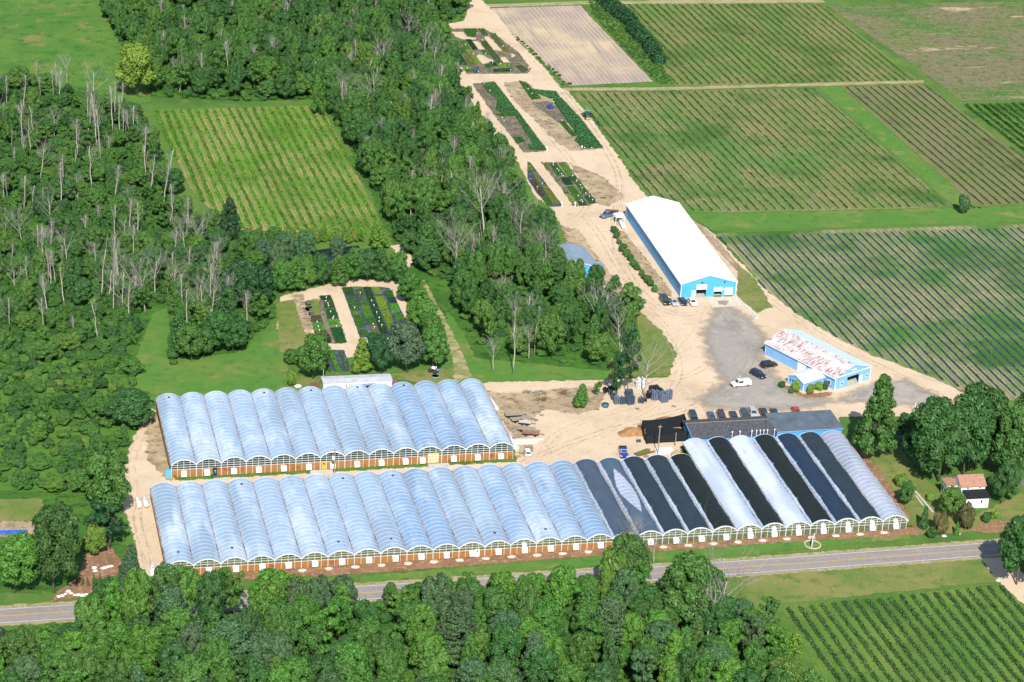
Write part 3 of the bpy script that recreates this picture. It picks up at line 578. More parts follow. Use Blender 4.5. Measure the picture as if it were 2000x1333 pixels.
M['film2'] = filmmat('greenhouse_film', (.275, .410, .600), (.46, .58, .72), .84)
M['filmw'] = filmmat('white_greenhouse_film', (.56, .62, .76), (.66, .70, .80), .96)
M['filmg'] = filmmat('clear_greenhouse_film', (.40, .44, .56), (.50, .53, .62), .84)
M['hoop'] = plain('hoop_pipe', (.62, .70, .80), .5, .4, .05)
M['gutter'] = plain('gutter_metal', (.36, .33, .30), .8, .3, .35, .5, obj=True)
def clothmat(name, col):
    m = NT(name); p = m.objpos(); c = m.mix(m.rng(m.noise((.4, .25, 1), 4, p), .4, .66), col, tuple(x*1.2+.001 for x in col))
    return m.bsdf(c, .75, .25, bump=m.noise((.5, 2, 1), 3, p), bd=.08)
SH = {'grey': clothmat('shade_cloth_grey', (.055, .080, .115)), 'slate': clothmat('shade_cloth_slate', (.062, .095, .14)), 'dark': clothmat('shade_cloth_dark', (.022, .035, .048)),
      'black': clothmat('shade_cloth_black', (.011, .017, .017)), 'navy': clothmat('shade_cloth_navy', (.016, .032, .060))}
def glassmat(name, col, alpha):
    m = NT(name); c = m.mix(m.rng(m.noise((.8, .8, 1.6), 3), .4, .65), col, tuple(x*.5 for x in col)); return m.bsdf(c, .15, .6, alpha=alpha)
M['glassA'] = glassmat('greenhouse_glass', (.040, .072, .055), .90); M['glassB'] = glassmat('pale_greenhouse_glass', (.150, .170, .085), .86)
def kickmat():
    m = NT('rusty_kick_panel'); c = m.mix(m.rng(m.noise((2.2, 1, .25), 4), .35, .68), (.33, .125, .038), (.26, .17, .06))
    c = m.mix(m.rng(m.noise((.35, 1, .6), 3), .55, .68), c, (.24, .05, .025)); return m.bsdf(c, .6, .3)
M['kick'] = kickmat(); M['sidewall'] = plain('stained_side_wall', (.30, .21, .12), .7, .3, .3, .6)
RISE = 1.32
def arc(w, h, n=16, off=0.0, x0=0.0, x1=None):
    x1 = w if x1 is None else x1
    return [(x, h + RISE*(1-abs(2*x/w-1)**2.15)+off) for x in np.linspace(x0, x1, n+1)]
def roof_mesh(w, Ln, h, hoop=1.83, off=0.0, bulge=.018, x0=0.0, x1=None, y0=0., hole=None, n=16, sub=3, wav=0.0):
    ny = max(2, int(round(Ln/hoop)))*sub; ys = np.linspace(y0, Ln-y0, ny+1); ar = arc(w, h, n, off, x0, x1); V = []
    for j, y in enumerate(ys):
        b = bulge*math.sin(math.pi*((j % sub)/sub)) if sub > 1 else 0
        for i, (x, z) in enumerate(ar):
            e = abs(2*i/n-1); dx = wav*(math.sin(y*.35)+.6*math.sin(y*1.3+1))*(1 if i > n/2 else -1)*e**3
            V.append((x+dx, y, z + b*(1-e**4)))
    Q = [];
    for j in range(ny):
        for i in range(n):
            if hole and hole(ar[i][0]+.5*(ar[1][0]-ar[0][0]), ys[j]): continue
            a = j*(n+1)+i; Q.append((a, a+1, a+n+2, a+n+1))
    return np_mesh('roof_film', np.array(V), np.array(Q), True)
def hoop_mesh(w, Ln, h, hoop=1.83, wd=.07):
    b = MB(); ny = int(round(Ln/hoop)); ar = arc(w, h, 14, .03)
    for j in range(ny+1):
        y = j*Ln/ny; y = min(max(y, wd/2), Ln-wd/2)
        for i in range(14):
            (xa, za), (xb, zb) = ar[i], ar[i+1]
            b.add([(xa, y-wd/2, za), (xb, y-wd/2, zb), (xb, y+wd/2, zb), (xa, y+wd/2, za), (xa, y-wd/2, za+.035), (xb, y-wd/2, zb+.035), (xb, y+wd/2, zb+.035), (xa, y+wd/2, za+.035)],
                  [(4, 5, 6, 7), (0, 1, 5, 4), (2, 3, 7, 6), (0, 3, 2, 1)])
    return b.mesh('hoops')
def endwall(w, h, kh):
    ar = arc(w, h, 16, -.06, .05, w-.05); y = .10
    V = [(.05, y, 0), (w-.05, y, 0)] + [(x, y, z) for x, z in ar[::-1]]
    g = bpy.data.meshes.new('end_wall'); g.from_pydata(V, [], [tuple(range(len(V)))]); g.update()
    b = MB()
    def top(x): return h + RISE*(1-abs(2*x/w-1)**2.15) - .08
    for i in range(5):
        x = min(max(i*w/4, .06), w-.06); b.box(x-.03, x+.03, -.045, .09, 0, top(x) if 0 < i < 4 else h)
    for z in (h, kh) + ((h*.5+kh*.5,) if kh < h-.9 else ()): b.box(.0, w, -.02, .08, z-.022, z+.022)
    b.box(.6, w-.6, .035, .075, h+.55, h+.59)
    ar = arc(w, h, 16, 0)
    for i in range(16):
        (xa, za), (xb, zb) = ar[i], ar[i+1]
        b.add([(xa, -.06, za-.07), (xb, -.06, zb-.07), (xb, -.06, zb+.10), (xa, -.06, za+.10), (xa, .12, za-.07), (xb, .12, zb-.07), (xb, .12, zb+.10), (xa, .12, za+.10)],
              [(0, 1, 2, 3), (3, 2, 6, 7), (0, 4, 5, 1), (5, 4, 7, 6)])
    k = MB(); k.box(.02, w-.02, .0, .05, .05, kh-.03)
    return g, b.mesh('frame'), k.mesh('kick_panel')
hb = MB(); hb.profile([(0, 0)], 0, 0) if 0 else None
def heater_mesh(w=1.35, d=.75, z0=.45, z1=1.75):
    b = MB(); b.add([(0, 0, z0), (w, 0, z0), (w, -d, z0), (0, -d, z0), (0, 0, z1), (w, 0, z1), (w, -d, z1-.45), (0, -d, z1-.45)],
                    [(0, 1, 2, 3), (4, 7, 6, 5), (0, 4, 5, 1), (3, 2, 6, 7), (1, 5, 6, 2), (0, 3, 7, 4)]); return b.mesh('fan_box')
fan_me = heater_mesh(); fan2_me = heater_mesh(1.0, .55, 1.95, 2.85)
fv = MB(); fv.box(.12, 1.23, -.765, -.752, .55, 1.2); grille_me = fv.mesh('grille')
for i in range(4): fv.box(.15, 1.2, -.79, -.765, .6+i*.15, .66+i*.15)
M['grille'] = plain('grille', (.60, .62, .62), .5, .4, .1)
vent_me = MB(); vent_me.box(-.28, .28, -.28, .28, -.1, .16); vent_me = vent_me.mesh('roof_vent')
M['darkred'] = plain('vent_paint', (.10, .05, .05), .7, .3, .2)
def greenhouse(label, x0, y0, w, h, kh, bays, glass, group=None):
    root = empty('greenhouse', (x0, y0, 0)); tag(root, label, 'greenhouse'); nb = len(bays)
    shared = {}
    for k, (Ln, film, shade, kick, nfan, fx, vent) in enumerate(bays):
        if ('r', Ln) not in shared: shared['r', Ln] = (roof_mesh(w, Ln, h), hoop_mesh(w, Ln, h))
        if 'e' not in shared: shared['e'] = endwall(w, h, kh)
        rme, hme = shared['r', Ln]; ew, fr, kk = shared['e']
        rf = relink('roof_bay', rme, M[film], root); rf.location = (k*w, 0, 0)
        hp = relink('hoops', hme, M['hoop'] if film != 'filmw' else M['filmw'], rf)
        wl = relink('end_wall', ew, glass, root); wl.location = (k*w, 0, 0)
        relink('frame', fr, M['whitemetal'], wl)
        if kick: relink('kick_panel', kk, kick, wl)
        bw = relink('back_wall', ew, M['glassB'], root); bw.location = ((k+1)*w, Ln, 0); bw.rotation_euler = (0, 0, math.pi)
        if shade:
            key = ('s', Ln, shade == 'slate')
            if key not in shared:
                hole = None
                if shade == 'slate':
                    hole = lambda x, y: abs(x-(w*.50+(y-20)*(-.035))) < 2.0*max(0, 1-abs((y-20.5)/11.5)**1.7)
                shared[key] = roof_mesh(w, Ln, h, 1.0, .10, .0, .58, w-.50, .35, hole, 40 if hole else 16, 2 if hole else 1, .07)
            sc = relink('shade_cloth', shared[key], SH[shade], root); sc.location = (k*w, 0, 0)
        for q in range(nfan):
            fb = relink('fan_box', fan_me if q == 0 else fan2_me, M['white'], root); fb.location = (k*w+fx, 0 if q == 0 else 0, 0)
            if q == 0: relink('grille', grille_me, M['grille'], fb)
        if vent:
            v = relink('roof_vent', vent_me, M['darkred'], root); v.location = (k*w+w*.5, vent, h+RISE+.02)
        g = MB(); g.box(-.19, .19, 0, Ln, h-.02, h+.13); go = link('gutter', g.mesh('gutter'), M['gutter'], root); go.location = (k*w, 0, 0)
    Lr = bays[-1][0]; g = MB(); g.box(-.19, .19, 0, Lr, h-.02, h+.13); go = link('gutter', g.mesh('gutter'), M['gutter'], root); go.location = (nb*w, 0, 0)
    for sx, Ls in ((0, bays[0][0]), (nb*w, Lr)):
        b = MB(); b.box(sx-.04, sx+.04, .1, Ls-.1, .04, h-.05); link('side_wall', b.mesh('side_wall'), M['sidewall'], root)
    b = MB(); b.box(.2, nb*w-.2, .2, min(x[0] for x in bays)-.2, .065, .075); link('floor', b.mesh('floor'), M['darksoil_in'], root)
    n = int(nb*w*16); r = np.random.default_rng(nb); P = np.stack([r.uniform(.5, nb*w-.5, n*2), .7+np.abs(r.normal(0, 3.0, n*2)), r.uniform(.3, 1.1, n*2)], 1)
    V, Q = leafquads(P, r.normal(size=(n*2, 3))+[0, 0, 1], .5, r); po = link('potted_plants', np_mesh('potted_plants', V, Q), M['crop'], root, color=(.05, .13, .035)); po['kind'] = 'stuff'
    return root
M['darksoil_in'] = plain('greenhouse_floor', (.10, .11, .08), .9, .1, .3)
bB = []
for k in range(29):
    Ln = 38.2 if k < 22 else 46.1; r = random.random()
    film = 'film2' if k in (9, 10, 13, 15, 16) else 'film'
    shade = {17: 'grey', 18: 'slate', 19: 'dark', 20: 'dark', 21: 'black', 23: 'black', 25: 'black', 26: 'navy', 27: 'dark'}.get(k)
    if k in (22, 24): film = 'filmw'
    if k in (18, 28): film = 'filmg'
    vent = {0: 4, 2: 4.5, 3: 35, 6: 4.2, 8: 4, 7: 35, 9: 35, 12: 3.8, 14: 4}.get(k, 0)
    bB.append((Ln, film, shade, M['kick'] if k < 17 else None, 2 if k in (13, 22, 23, 24, 25, 26, 27, 28) else 1, 2.55+.15*math.sin(k), vent))
GB = greenhouse('long lower greenhouse beside the paved road, its right part under black shade cloth', 0, 0, 6.1, 2.43, 1.7, bB, M['glassB'])
bA = []
for k in range(14):
    fx = {0: 2.35, 1: 1.9, 4: 2.4, 5: 2.5, 6: 2.35, 9: 2.3, 10: .55, 13: 2.2}.get(k, 2.35)
    bA.append((37.45, 'film2' if k in (10, 11, 12) else 'film', None, M['kick'], 1, fx, {0: 35, 4: 35, 6: 35, 8: 35.5, 10: 35.2}.get(k, 0)))
GA = greenhouse('upper greenhouse of fourteen pale blue arched bays in front of the mobile home', 5.93, 47.47, 6.056, 3.33, 2.15, bA, M['glassA'])
def panel(name, x0, x1, y, z0, z1, mat, parent, t=.04):
    b = MB(); b.box(x0, x1, y-t, y, z0, z1); return link(name, b.mesh(name), mat, parent)
M['yellow'] = plain('yellow_paint', (.62, .40, .03), .6, .3, .1); M['cream'] = plain('cream_panel', (.55, .45, .25), .7, .3, .12)
dx = G(638, 934)[0]-5.93; d = panel('door', dx-.55, dx+.55, -.02, .05, 2.1, M['yellow'], GA); panel('pane', dx-.25, dx+.25, -.065, 1.35, 1.8, M['darkred'], d, .01)
dx = G(851, 918)[0]-5.93; d = panel('wide_door', dx-1.4, dx+1.4, -.02, .05, 2.9, M['cream'], GA)
for q in range(3): panel('crossbar', dx-1.35, dx+1.35, -.065, .6+q*.8, .68+q*.8, M['whitemetal'], d, .02)
dx = G(420, 930)[0]-5.93; panel('doorway_shade_panel', dx-.5, dx+.5, -.02, .05, 2.2, plain('doorway_shade', (.01, .05, .02), .8), GA)  # flat panel; the dim interior of the doorway is painted dark green
dx = G(934, 1093)[0]; d = panel('door', dx-.55, dx+.55, -.02, .05, 2.0, M['white'], GB); panel('pane', dx-.2, dx+.2, -.065, 1.3, 1.65, M['black'], d, .01)
# concrete doorsteps, pale rock aprons under the downspouts
for poly, z in (([(417, 935), (450, 933), (450, 938), (417, 942)], .09), ([(606, 920), (650, 918), (650, 924), (606, 927)], .09), ([(836, 908), (875, 905), (882, 914), (838, 918)], .09)):
    b = MB(); P = wpoly(poly); P = P[::-1]; b.prism([tuple(p) for p in P], .05, .14); tag(link('doorstep', b.mesh('doorstep'), M['concrete']), {417: 'pale concrete step at the open doorway of the upper greenhouse', 606: 'pale concrete step at the yellow greenhouse door', 836: 'pale concrete ramp at the cream double door of the upper greenhouse'}[poly[0][0]], 'step')
M['rock'] = plain('pale_rock', (.66, .59, .50), .9, .2, .12, 3)
for k in range(5, 29):
    r = np.random.default_rng(k); b = MB(); n = 9
    pts = [(math.cos(a)*(.95+r.uniform(-.15, .2)), math.sin(a)*(.62+r.uniform(-.12, .15))) for a in np.linspace(0, 2*math.pi, n, endpoint=False)]
    b.prism(pts, 0, .12); b.prism([(x*.55+.1, y*.6) for x, y in pts], .12, .2)
    o = link('rock_apron', b.mesh('rock_apron'), M['rock']); o.location = (k*6.1, -1.35, .05)
    tag(o, 'pale rock apron under a downspout along the roadside front of the lower greenhouse', 'rock apron', 'rock aprons along the roadside greenhouse front')
def roll(label, pts, z, rad, mat='white'):
    A = G(*pts[0], z); B = G(*pts[1], z); d = (B-A)/np.linalg.norm(B-A); b = MB()
    b.tube([A, A+d*.15, B-d*.15, B], [rad*.6, rad, rad, rad*.6], 10); return tag(link('film_roll', b.mesh('film_roll', True), M[mat]), label, 'film roll')
roll('long white rolled film beside the back right corner of the upper greenhouse', ((952, 772), (971, 800)), .55, .5)
roll('thick white rolled film at the front right corner of the upper greenhouse', ((990, 846), (1009, 878)), .6, .55)
roll('white rolled film along the right flank of the lower greenhouse', ((1748, 985), (1772, 1018)), .45, .42)
# ------------------------------------------------------------------ gabled buildings
def metal(name, col, var=.05, rough=.45, rust=None):
    m = NT(name); p = m.objpos()
    w = m.math('PINGPONG', m.n('ShaderNodeSeparateXYZ').outputs[1], .25)
    m.t.links.new(p, [n for n in m.t.nodes if n.type == 'SEPXYZ'][0].inputs[0])
    c = m.mix(m.rng(m.noise(.5, 3, p), .4, .7), col, tuple(x*(1-var*2) for x in col))
    if rust:
        f = m.math('MULTIPLY', m.rng(m.noise((.5, 3.2, .5), 4, p, .75), .44, .56), m.rng(m.noise((.30, .16, .2), 3, p), .34, .48, .1, 1))
        c = m.mix(f, c, rust)
    return m.bsdf(c, rough, .4, bump=m.rng(w, 0, .05), bd=.03)
M['roofwhite'] = metal('white_metal_roof', (.82, .83, .84), .03); M['roofrust'] = metal('rusted_metal_roof', (.74, .73, .74), .05, .6, (.27, .12, .09))
M['roofpale'] = metal('pale_blue_metal_roof', (.62, .74, .80), .04)
M['roofgrey'] = metal('grey_metal_roof', (.22, .29, .37), .12, .35)
def siding(name, col):
    m = NT(name); p = m.objpos(); sx = m.n('ShaderNodeSeparateXYZ'); m.t.links.new(p, sx.inputs[0])
    c = m.mix(m.rng(m.noise(.4, 3, p), .4, .7), col, tuple(x*.88 for x in col)); w = m.math('PINGPONG', m.math('ADD', sx.outputs[0], sx.outputs[1]), .15)
    return m.bsdf(c, .5, .35, bump=m.rng(w, 0, .04), bd=.02)
M['blue'] = siding('blue_metal_siding', (.075, .37, .72)); M['paleblue'] = siding('pale_blue_siding', (.20, .44, .74)); M['wsiding'] = siding('white_siding', (.80, .80, .78))
def wallset(b, w, L_, e, a, t=.18, front=(), back=(), left=(), m=0):
    """four walls with real openings; openings are (u0,u1,z0,z1)"""
    def wall(pts, holes, place):
        loops = [[Vector((u, z, 0)) for u, z in pts]]+[[Vector((h[0], h[2], 0)), Vector((h[0], h[3], 0)), Vector((h[1], h[3], 0)), Vector((h[1], h[2], 0))] for h in holes]
        tri = geometry.tessellate_polygon(loops); P = [v for lp in loops for v in lp]
        b.add([place(v.x, v.y, 0) for v in P]+[place(v.x, v.y, t) for v in P], [tuple(x) for x in tri]+[tuple(i+len(P) for i in x)[::-1] for x in tri], m)
        s = 0
        for lp in loops:
            n = len(lp); b.add([place(v.x, v.y, 0) for v in lp]+[place(v.x, v.y, t) for v in lp], [(i, (i+1) % n, n+(i+1) % n, n+i) for i in range(n)], m)
    pent = [(0, 0), (w, 0), (w, e), (w/2, a), (0, e)]
    wall(pent, front, lambda u, z, d: (u, d, z)); wall(pent, back, lambda u, z, d: (u, L_-d, z))
    wall([(t, 0), (L_-t, 0), (L_-t, e), (t, e)], left, lambda u, z, d: (d, u, z)); wall([(t, 0), (L_-t, 0), (L_-t, e), (t, e)], (), lambda u, z, d: (w-d, u, z))
def chevron(b, w, y0, y1, e, a, ov, t=.16, m=0, m2=None):
    sl = (a-e)/(w/2); lz = e-ov*sl
    for s, mm in ((0, m), (1, m if m2 is None else m2)):
        X = (lambda x: x) if s == 0 else (lambda x: w-x)
        pts = [(X(-ov), lz+.02), (X(w/2), a+.02), (X(w/2), a+t), (X(-ov), lz+t)]
        if s: pts = pts[::-1]
        b.profile(pts, y0, y1, mm)
def gable(name, label, cat, org, rot, w, L_, e, a, ov, wall, roof, front=(), back=(), left=(), trim=True, m2=None, group=None):
    root = empty(name, (org[0], org[1], 0), rot); tag(root, label, cat, group)
    b = MB(); wallset(b, w, L_, e, a, .18, front, back, left); link('wall', b.mesh('wall'), wall, root)
    b = MB(); chevron(b, w, -.3, L_+.3, e, a, ov, .16, 0, 1 if m2 else None); link('roof', b.mesh('roof'), [roof, m2] if m2 else roof, root)
    if trim:
        b = MB()
        for x in (-.03, w-.14):
            for y in (-.03, L_-.14): b.box(x, x+.17, y, y+.17, 0, e-.02)
        link('trim', b.mesh('trim'), M['white'], root)
    b = MB(); b.box(.2, w-.2, .2, L_-.2, .09, .12); link('floor', b.mesh('floor'), M['concrete'], root)
    return root
BO, BR = (161.46, 141.03), RAD(-.6)
barn = gable('barn', 'long bright blue barn with a brilliant white metal roof', 'barn', BO, BR, 16.6, 62.6, 4.35, 6.75, .30, M['blue'], M['roofwhite'],
             front=[(4.7, 7.6, .1, 3.9), (10.0, 12.3, .45, 2.9)])
b = MB(); b.box(-.24, 16.84, -.33, -.26, 4.2, 4.34) if 0 else None
panel('person_door', 3.35, 4.4, -.01, .05, 2.15, M['white'], barn)
panel('roller_door', 4.6, 7.7, -.01, 2.45, 4.0, M['white'], barn, .06); panel('roller_door', 9.9, 12.4, -.01, 1.65, 3.0, M['white'], barn, .06); panel('roller_door', 13.2, 15.6, -.01, .45, 2.8, M['white'], barn, .06)
M['green'] = plain('green_steel', (.06, .20, .10), .6, .3, .1)
panel('dock_leveller', 10.0, 12.3, -.01, .05, .42, M['green'], barn, .35); panel('dock_leveller', 13.2, 15.6, -.01, .05, .42, M['green'], barn, .35)
for x in (6.2, 12.9): panel('wall_lamp', x-.2, x+.2, -.01, 4.45, 4.75, M['black'], barn, .3)
panel('sign_plate', 12.7, 13.1, -.01, 2.1, 2.5, M['white'], barn)
b = MB()
for i in range(4): b.box(7.0+i*1.7, 7.9+i*1.7, 6+i*.3, 7.2+i*.3, .12, 1.2)
cr = link('crate', b.mesh('crate'), M['wood'], barn); cr.name = 'interior_rack'
P = [g2(1378, 584), g2(1437, 581), g2(1450, 598), g2(1392, 602)]; flat('concrete_apron', P, plain('apron_concrete', (.60, .52, .40), .9, .1, .12, .5), .085)['kind'] = 'structure'
sheet('damp_patch', wpoly([(1401, 588), (1424, 588), (1420, 597), (1404, 596)]), ground('damp_stain', (.25, .21, .15), [(1.0, .5, .7, (.34, .29, .2))], edge=.5), .09, .5, .5)
# low white guard wall right of the loading dock
A, B = G(1437, 583), G(1478, 624); root = empty('guard_rail', (A[0], A[1], 0)); tag(root, 'low white guard rail running down from the barn corner beside the loading dock', 'guard rail')
b = MB(); D = B-A
b.bar((0, 0, .85), (D[0], D[1], .85), .16, .22); b.bar((0, 0, .25), (D[0], D[1], .25), .22, .5); link('rail', b.mesh('rail'), M['white'], root)
for i in range(9):
    b = MB(); q = D*i/8; b.box(q[0]-.08, q[0]+.08, q[1]-.08, q[1]+.08, 0, .95); link('post', b.mesh('post'), M['whitemetal'], root)
# canopy on the barn's far left
Cn = [G(1198, 416.8, 2.5), G(1214.5, 415.3, 2.5), G(1219.8, 424.3, 2.5), G(1203.3, 425.8, 2.5)]
root = empty('canopy', (Cn[0][0], Cn[0][1], 0)); tag(root, 'small flat white canopy on posts against the barn side', 'canopy'); O = np.array([Cn[0][0], Cn[0][1]])
b = MB(); b.prism([tuple(c[:2]-O) for c in Cn][::-1], 2.42, 2.56); link('roof', b.mesh('roof'), M['white'], root)
for c in Cn:
    q = c[:2]-O; b = MB(); b.box(q[0]-.06, q[0]+.06, q[1]-.06, q[1]+.06, 0, 2.41); link('post', b.mesh('post'), M['whitemetal'], root)
A, B = G(1211, 432, .8), G(1219, 445, .8); b = MB(); d = (B-A)/np.linalg.norm(B-A); b.tube([A, A+d*.3, B-d*.3, B], [.3, .62, .62, .3], 12)
root = tag(link('storage_tank', b.mesh('storage_tank', True), M['white']), 'long white tank lying by the canopy at the barn side', 'tank')
b = MB(); q = A+d*1; b.box(q[0]-.5, q[0]+.5, q[1]-.15, q[1]+.15, 0, .5); q = B-d*1; b.box(q[0]-.5, q[0]+.5, q[1]-.15, q[1]+.15, 0, .5); link('cradle', b.mesh('cradle'), M['concrete'], root)
# building with the rust-stained roof
RO, RR = (185.65, 76.38), RAD(25.5)
rust = gable('workshop', 'pale blue workshop with a rust-stained white roof and an open front bay', 'workshop', RO, RR, 13.4, 27.1, 3.75, 5.9, .35, M['paleblue'], M['roofrust'],
             front=[(4.5, 9.0, .1, 2.75)], m2=M['roofpale'])
panel('person_door', 9.3, 10.3, -.01, .05, 2.15, M['white'], rust); panel('eave_band', -.3, 13.7, -.02, 3.55, 3.8, M['white'], rust); panel('sign_plate', 5.9, 7.6, -.02, 4.35, 4.75, M['white'], rust)
for x in (2.1, 11.6):
    wn = panel('window', x, x+.9, -.01, .95, 1.95, M['white'], rust); panel('pane', x+.15, x+.75, -.055, 1.1, 1.8, M['darkglass'], wn, .01)
b = MB(); b.box(-.42, -.36, -.3, 27.4, 3.30, 3.62); link('fascia', b.mesh('fascia'), M['white'], rust)
b = MB(); b.box(-.06, -.01, 11.2, 14.4, .05, 3.0); link('side_door', b.mesh('side_door'), M['white'], rust)
# the entrance wing, its gable end turned to the car park
wg = empty('wing', (0, 0, 0)); wg.parent = rust; wg.name = 'entrance_wing'; wg.location = (-7.9, 9.9, 0); wg.rotation_euler = (0, 0, RAD(-90))
b = MB(); wallset(b, 5.9, 7.8, 2.5, 3.65, .15, front=[(.6, 1.1, 1.0, 1.9), (1.5, 2.0, 1.0, 1.9), (2.4, 2.9, 1.0, 1.9)]); link('wing_wall', b.mesh('wing_wall'), M['paleblue'], wg)
b = MB(); chevron(b, 5.9, -.3, 7.8, 2.5, 3.65, .3, .14); link('wing_roof', b.mesh('wing_roof'), M['roofwhite'], wg)
b = MB()
for x in (-.03, 5.78): b.box(x, x+.15, -.03, .12, 0, 2.5)
link('wing_trim', b.mesh('wing_trim'), M['white'], wg)
wn = MB(); wn.box(-.05, -.01, 1.6, 2.9, 1.0, 2.1); wo = link('window', wn.mesh('window'), M['white'], rust); wn = MB(); wn.box(-.07, -.055, 1.8, 2.7, 1.15, 1.95); link('pane', wn.mesh('pane'), M['darkglass'], wo)
# shed with the grey roof at the wood's edge
p0 = G(1110, 546); shed = gable('shed', 'small blue shed with a grey-blue metal roof at the edge of the wood', 'shed', (131.9, 158.3), RAD(4), 10.2, 15.8, 2.75, 4.35, .35, M['blue'], M['roofgrey'])
panel('person_door', 4.0, 5.0, -.01, .05, 2.1, M['white'], shed)
b = MB(); sl = 1.6/5.1
for s in (0, 1):
    X = (lambda x: x) if s == 0 else (lambda x: 10.2-x)
    pp = [(X(-.38), 2.62-.02), (X(5.1), 4.35-.02), (X(5.1), 4.35+.18), (X(-.38), 2.62+.2)]; b.profile(pp if s == 0 else pp[::-1], -.36, -.31)
link('verge_trim', b.mesh('verge_trim'), M['white'], shed)
b = MB(); b.box(10.3, 12.0, 2.0, 4.4, 0, 2.3); link('annex', b.mesh('annex'), M['blue'], shed); b = MB(); b.box(10.1, 12.3, 1.7, 4.7, 2.31, 2.43); link('annex_roof', b.mesh('annex_roof'), M['roofgrey'], shed)
# long dark-roofed packing sheds behind the shade houses
M['shingle'] = plain('brown_shingles', (.105, .108, .122), .9, .15, .3, 1.8); M['feltroof'] = plain('grey_felt_roof', (.115, .145, .18), .8, .2, .18, .35)
root = empty('packing_shed', (137.1, 46.9, 0)); tag(root, 'long blue packing shed with a brown shingle roof and a row of cars behind', 'shed')
b = MB(); b.box(.3, 22.0, .5, 9.2, 0, 3.25); link('wall', b.mesh('wall'), M['blue'], root)
b = MB(); b.add([(-.1, 0, 3.2), (22.2, 0, 3.2), (22.2, 6.4, 4.3), (-.1, 6.4, 4.3), (22.2, 9.8, 3.55), (-.1, 9.8, 3.55), (-.1, 0, 3.05), (22.2, 0, 3.05), (22.2, 9.8, 3.05), (-.1, 9.8, 3.05)],
                [(0, 1, 2, 3), (3, 2, 4, 5), (6, 7, 1, 0), (6, 0, 3, 5, 9), (7, 8, 4, 2, 1), (8, 9, 5, 4), (6, 9, 8, 7)]); link('roof', b.mesh('roof'), M['shingle'], root)
b = MB(); b.bar((-.15, -.03, 3.2), (-.15, 6.4, 4.36), .08, .2); link('verge_trim', b.mesh('verge_trim'), M['paleblue'], root)
b = MB(); b.box(0, 22, 6.3, 6.5, 4.31, 4.36); link('ridge_cap', b.mesh('ridge_cap'), M['wood'], root)
root = empty('packing_shed', (159.45, 47.0, 0)); tag(root, 'blue packing shed with a flat grey felt roof beside the tall pointed tree', 'shed')
b = MB(); b.box(.1, 17.6, .3, 9.8, 0, 3.6); link('wall', b.mesh('wall'), M['blue'], root)
b = MB(); b.add([(-.1, 0, 3.72), (17.9, 0, 3.72), (17.9, 10.2, 4.05), (-.1, 10.2, 4.05), (-.1, 0, 3.61), (17.9, 0, 3.61), (17.9, 10.2, 3.61), (-.1, 10.2, 3.61)],
                [(0, 1, 2, 3), (4, 5, 1, 0), (5, 6, 2, 1), (6, 7, 3, 2), (7, 4, 0, 3), (4, 7, 6, 5)]); link('roof', b.mesh('roof'), M['feltroof'], root)
b = MB(); b.box(-.02, 17.8, -.05, -.01, 3.5, 3.68); link('fascia', b.mesh('fascia'), M['paleblue'], root)
# mobile home behind the upper greenhouse
A, B, C2 = G(631, 749.5, 2.9), G(767, 743.5, 2.9), G(631, 737.5, 3.0); ln = float(np.hypot(*(B-A)[:2])); ang = math.atan2(B[1]-A[1], B[0]-A[0])
root = empty('mobile_home', (A[0], A[1], 0), ang); tag(root, 'long low white mobile home behind the upper greenhouse', 'mobile home')
b = MB(); b.box(.15, ln-.15, .15, 4.0, .25, 2.8); link('wall', b.mesh('wall'), M['wsiding'], root)
b = MB(); b.add([(0, 0, 2.81), (ln, 0, 2.81), (ln, 4.15, 2.81), (0, 4.15, 2.81), (0, 0, 2.92), (ln, 0, 2.92), (ln, 4.15, 2.96), (0, 4.15, 2.96), (0, 2.1, 3.12), (ln, 2.1, 3.12)],
                [(0, 3, 2, 1), (0, 1, 5, 4), (4, 5, 9, 8), (8, 9, 6, 7), (2, 3, 7, 6), (1, 2, 6, 9, 5), (3, 0, 4, 8, 7)]); link('roof', b.mesh('roof'), plain('weathered_roof_sheet', (.50, .51, .55), .7, .3, .12, .6), root)
u = lambda px: (px-631)/(767-631)*ln
panel('awning', u(692), u(734), .12, 2.2, 2.35, M['roofgrey'], root, 1.2); panel('porch_shade_panel', u(693), u(733), .14, .8, 2.15, plain('porch_shade', (.10, .14, .19), .8), root)  # flat panel on the wall; the recess's shade is painted as its dark colour
panel('window', u(655), u(656.5), .14, 1.9, 2.3, M['black'], root); panel('curtained_window', u(682), u(687), .14, 1.5, 2.3, M['yellow'], root); panel('window', u(676), u(678), .14, 1.5, 2.2, M['redlens'], root)
# small white house by the road
M['roofred'] = plain('red_brown_shingles', (.40, .22, .15), .9, .15, .14, 1.6)
root = empty('house', (195.2, 7.7, 0), RAD(-1.5)); tag(root, 'small white two-storey house with a red-brown roof and a black porch roof', 'house')
b = MB(); b.box(.2, 6.0, .3, 3.2, 0, 2.75); link('porch_wall', b.mesh('porch_wall'), M['wsiding'], root)
b = MB(); b.add([(0, 0, 2.75), (6.3, 0, 2.75), (6.3, 3.19, 3.5), (0, 3.19, 3.5), (0, 0, 2.90), (6.3, 0, 2.90), (6.3, 3.19, 3.65), (0, 3.19, 3.65)],
                [(0, 3, 2, 1), (4, 5, 6, 7), (0, 1, 5, 4), (1, 2, 6, 5), (2, 3, 7, 6), (3, 0, 4, 7)]); link('porch_roof', b.mesh('porch_roof'), plain('black_shingles', (.022, .024, .026), .85, .2, .3, 1.5), root)
b = MB(); b.box(-.3, 5.9, 3.2, 9.2, 0, 4.55); link('wall', b.mesh('wall'), M['wsiding'], root)
b = MB()
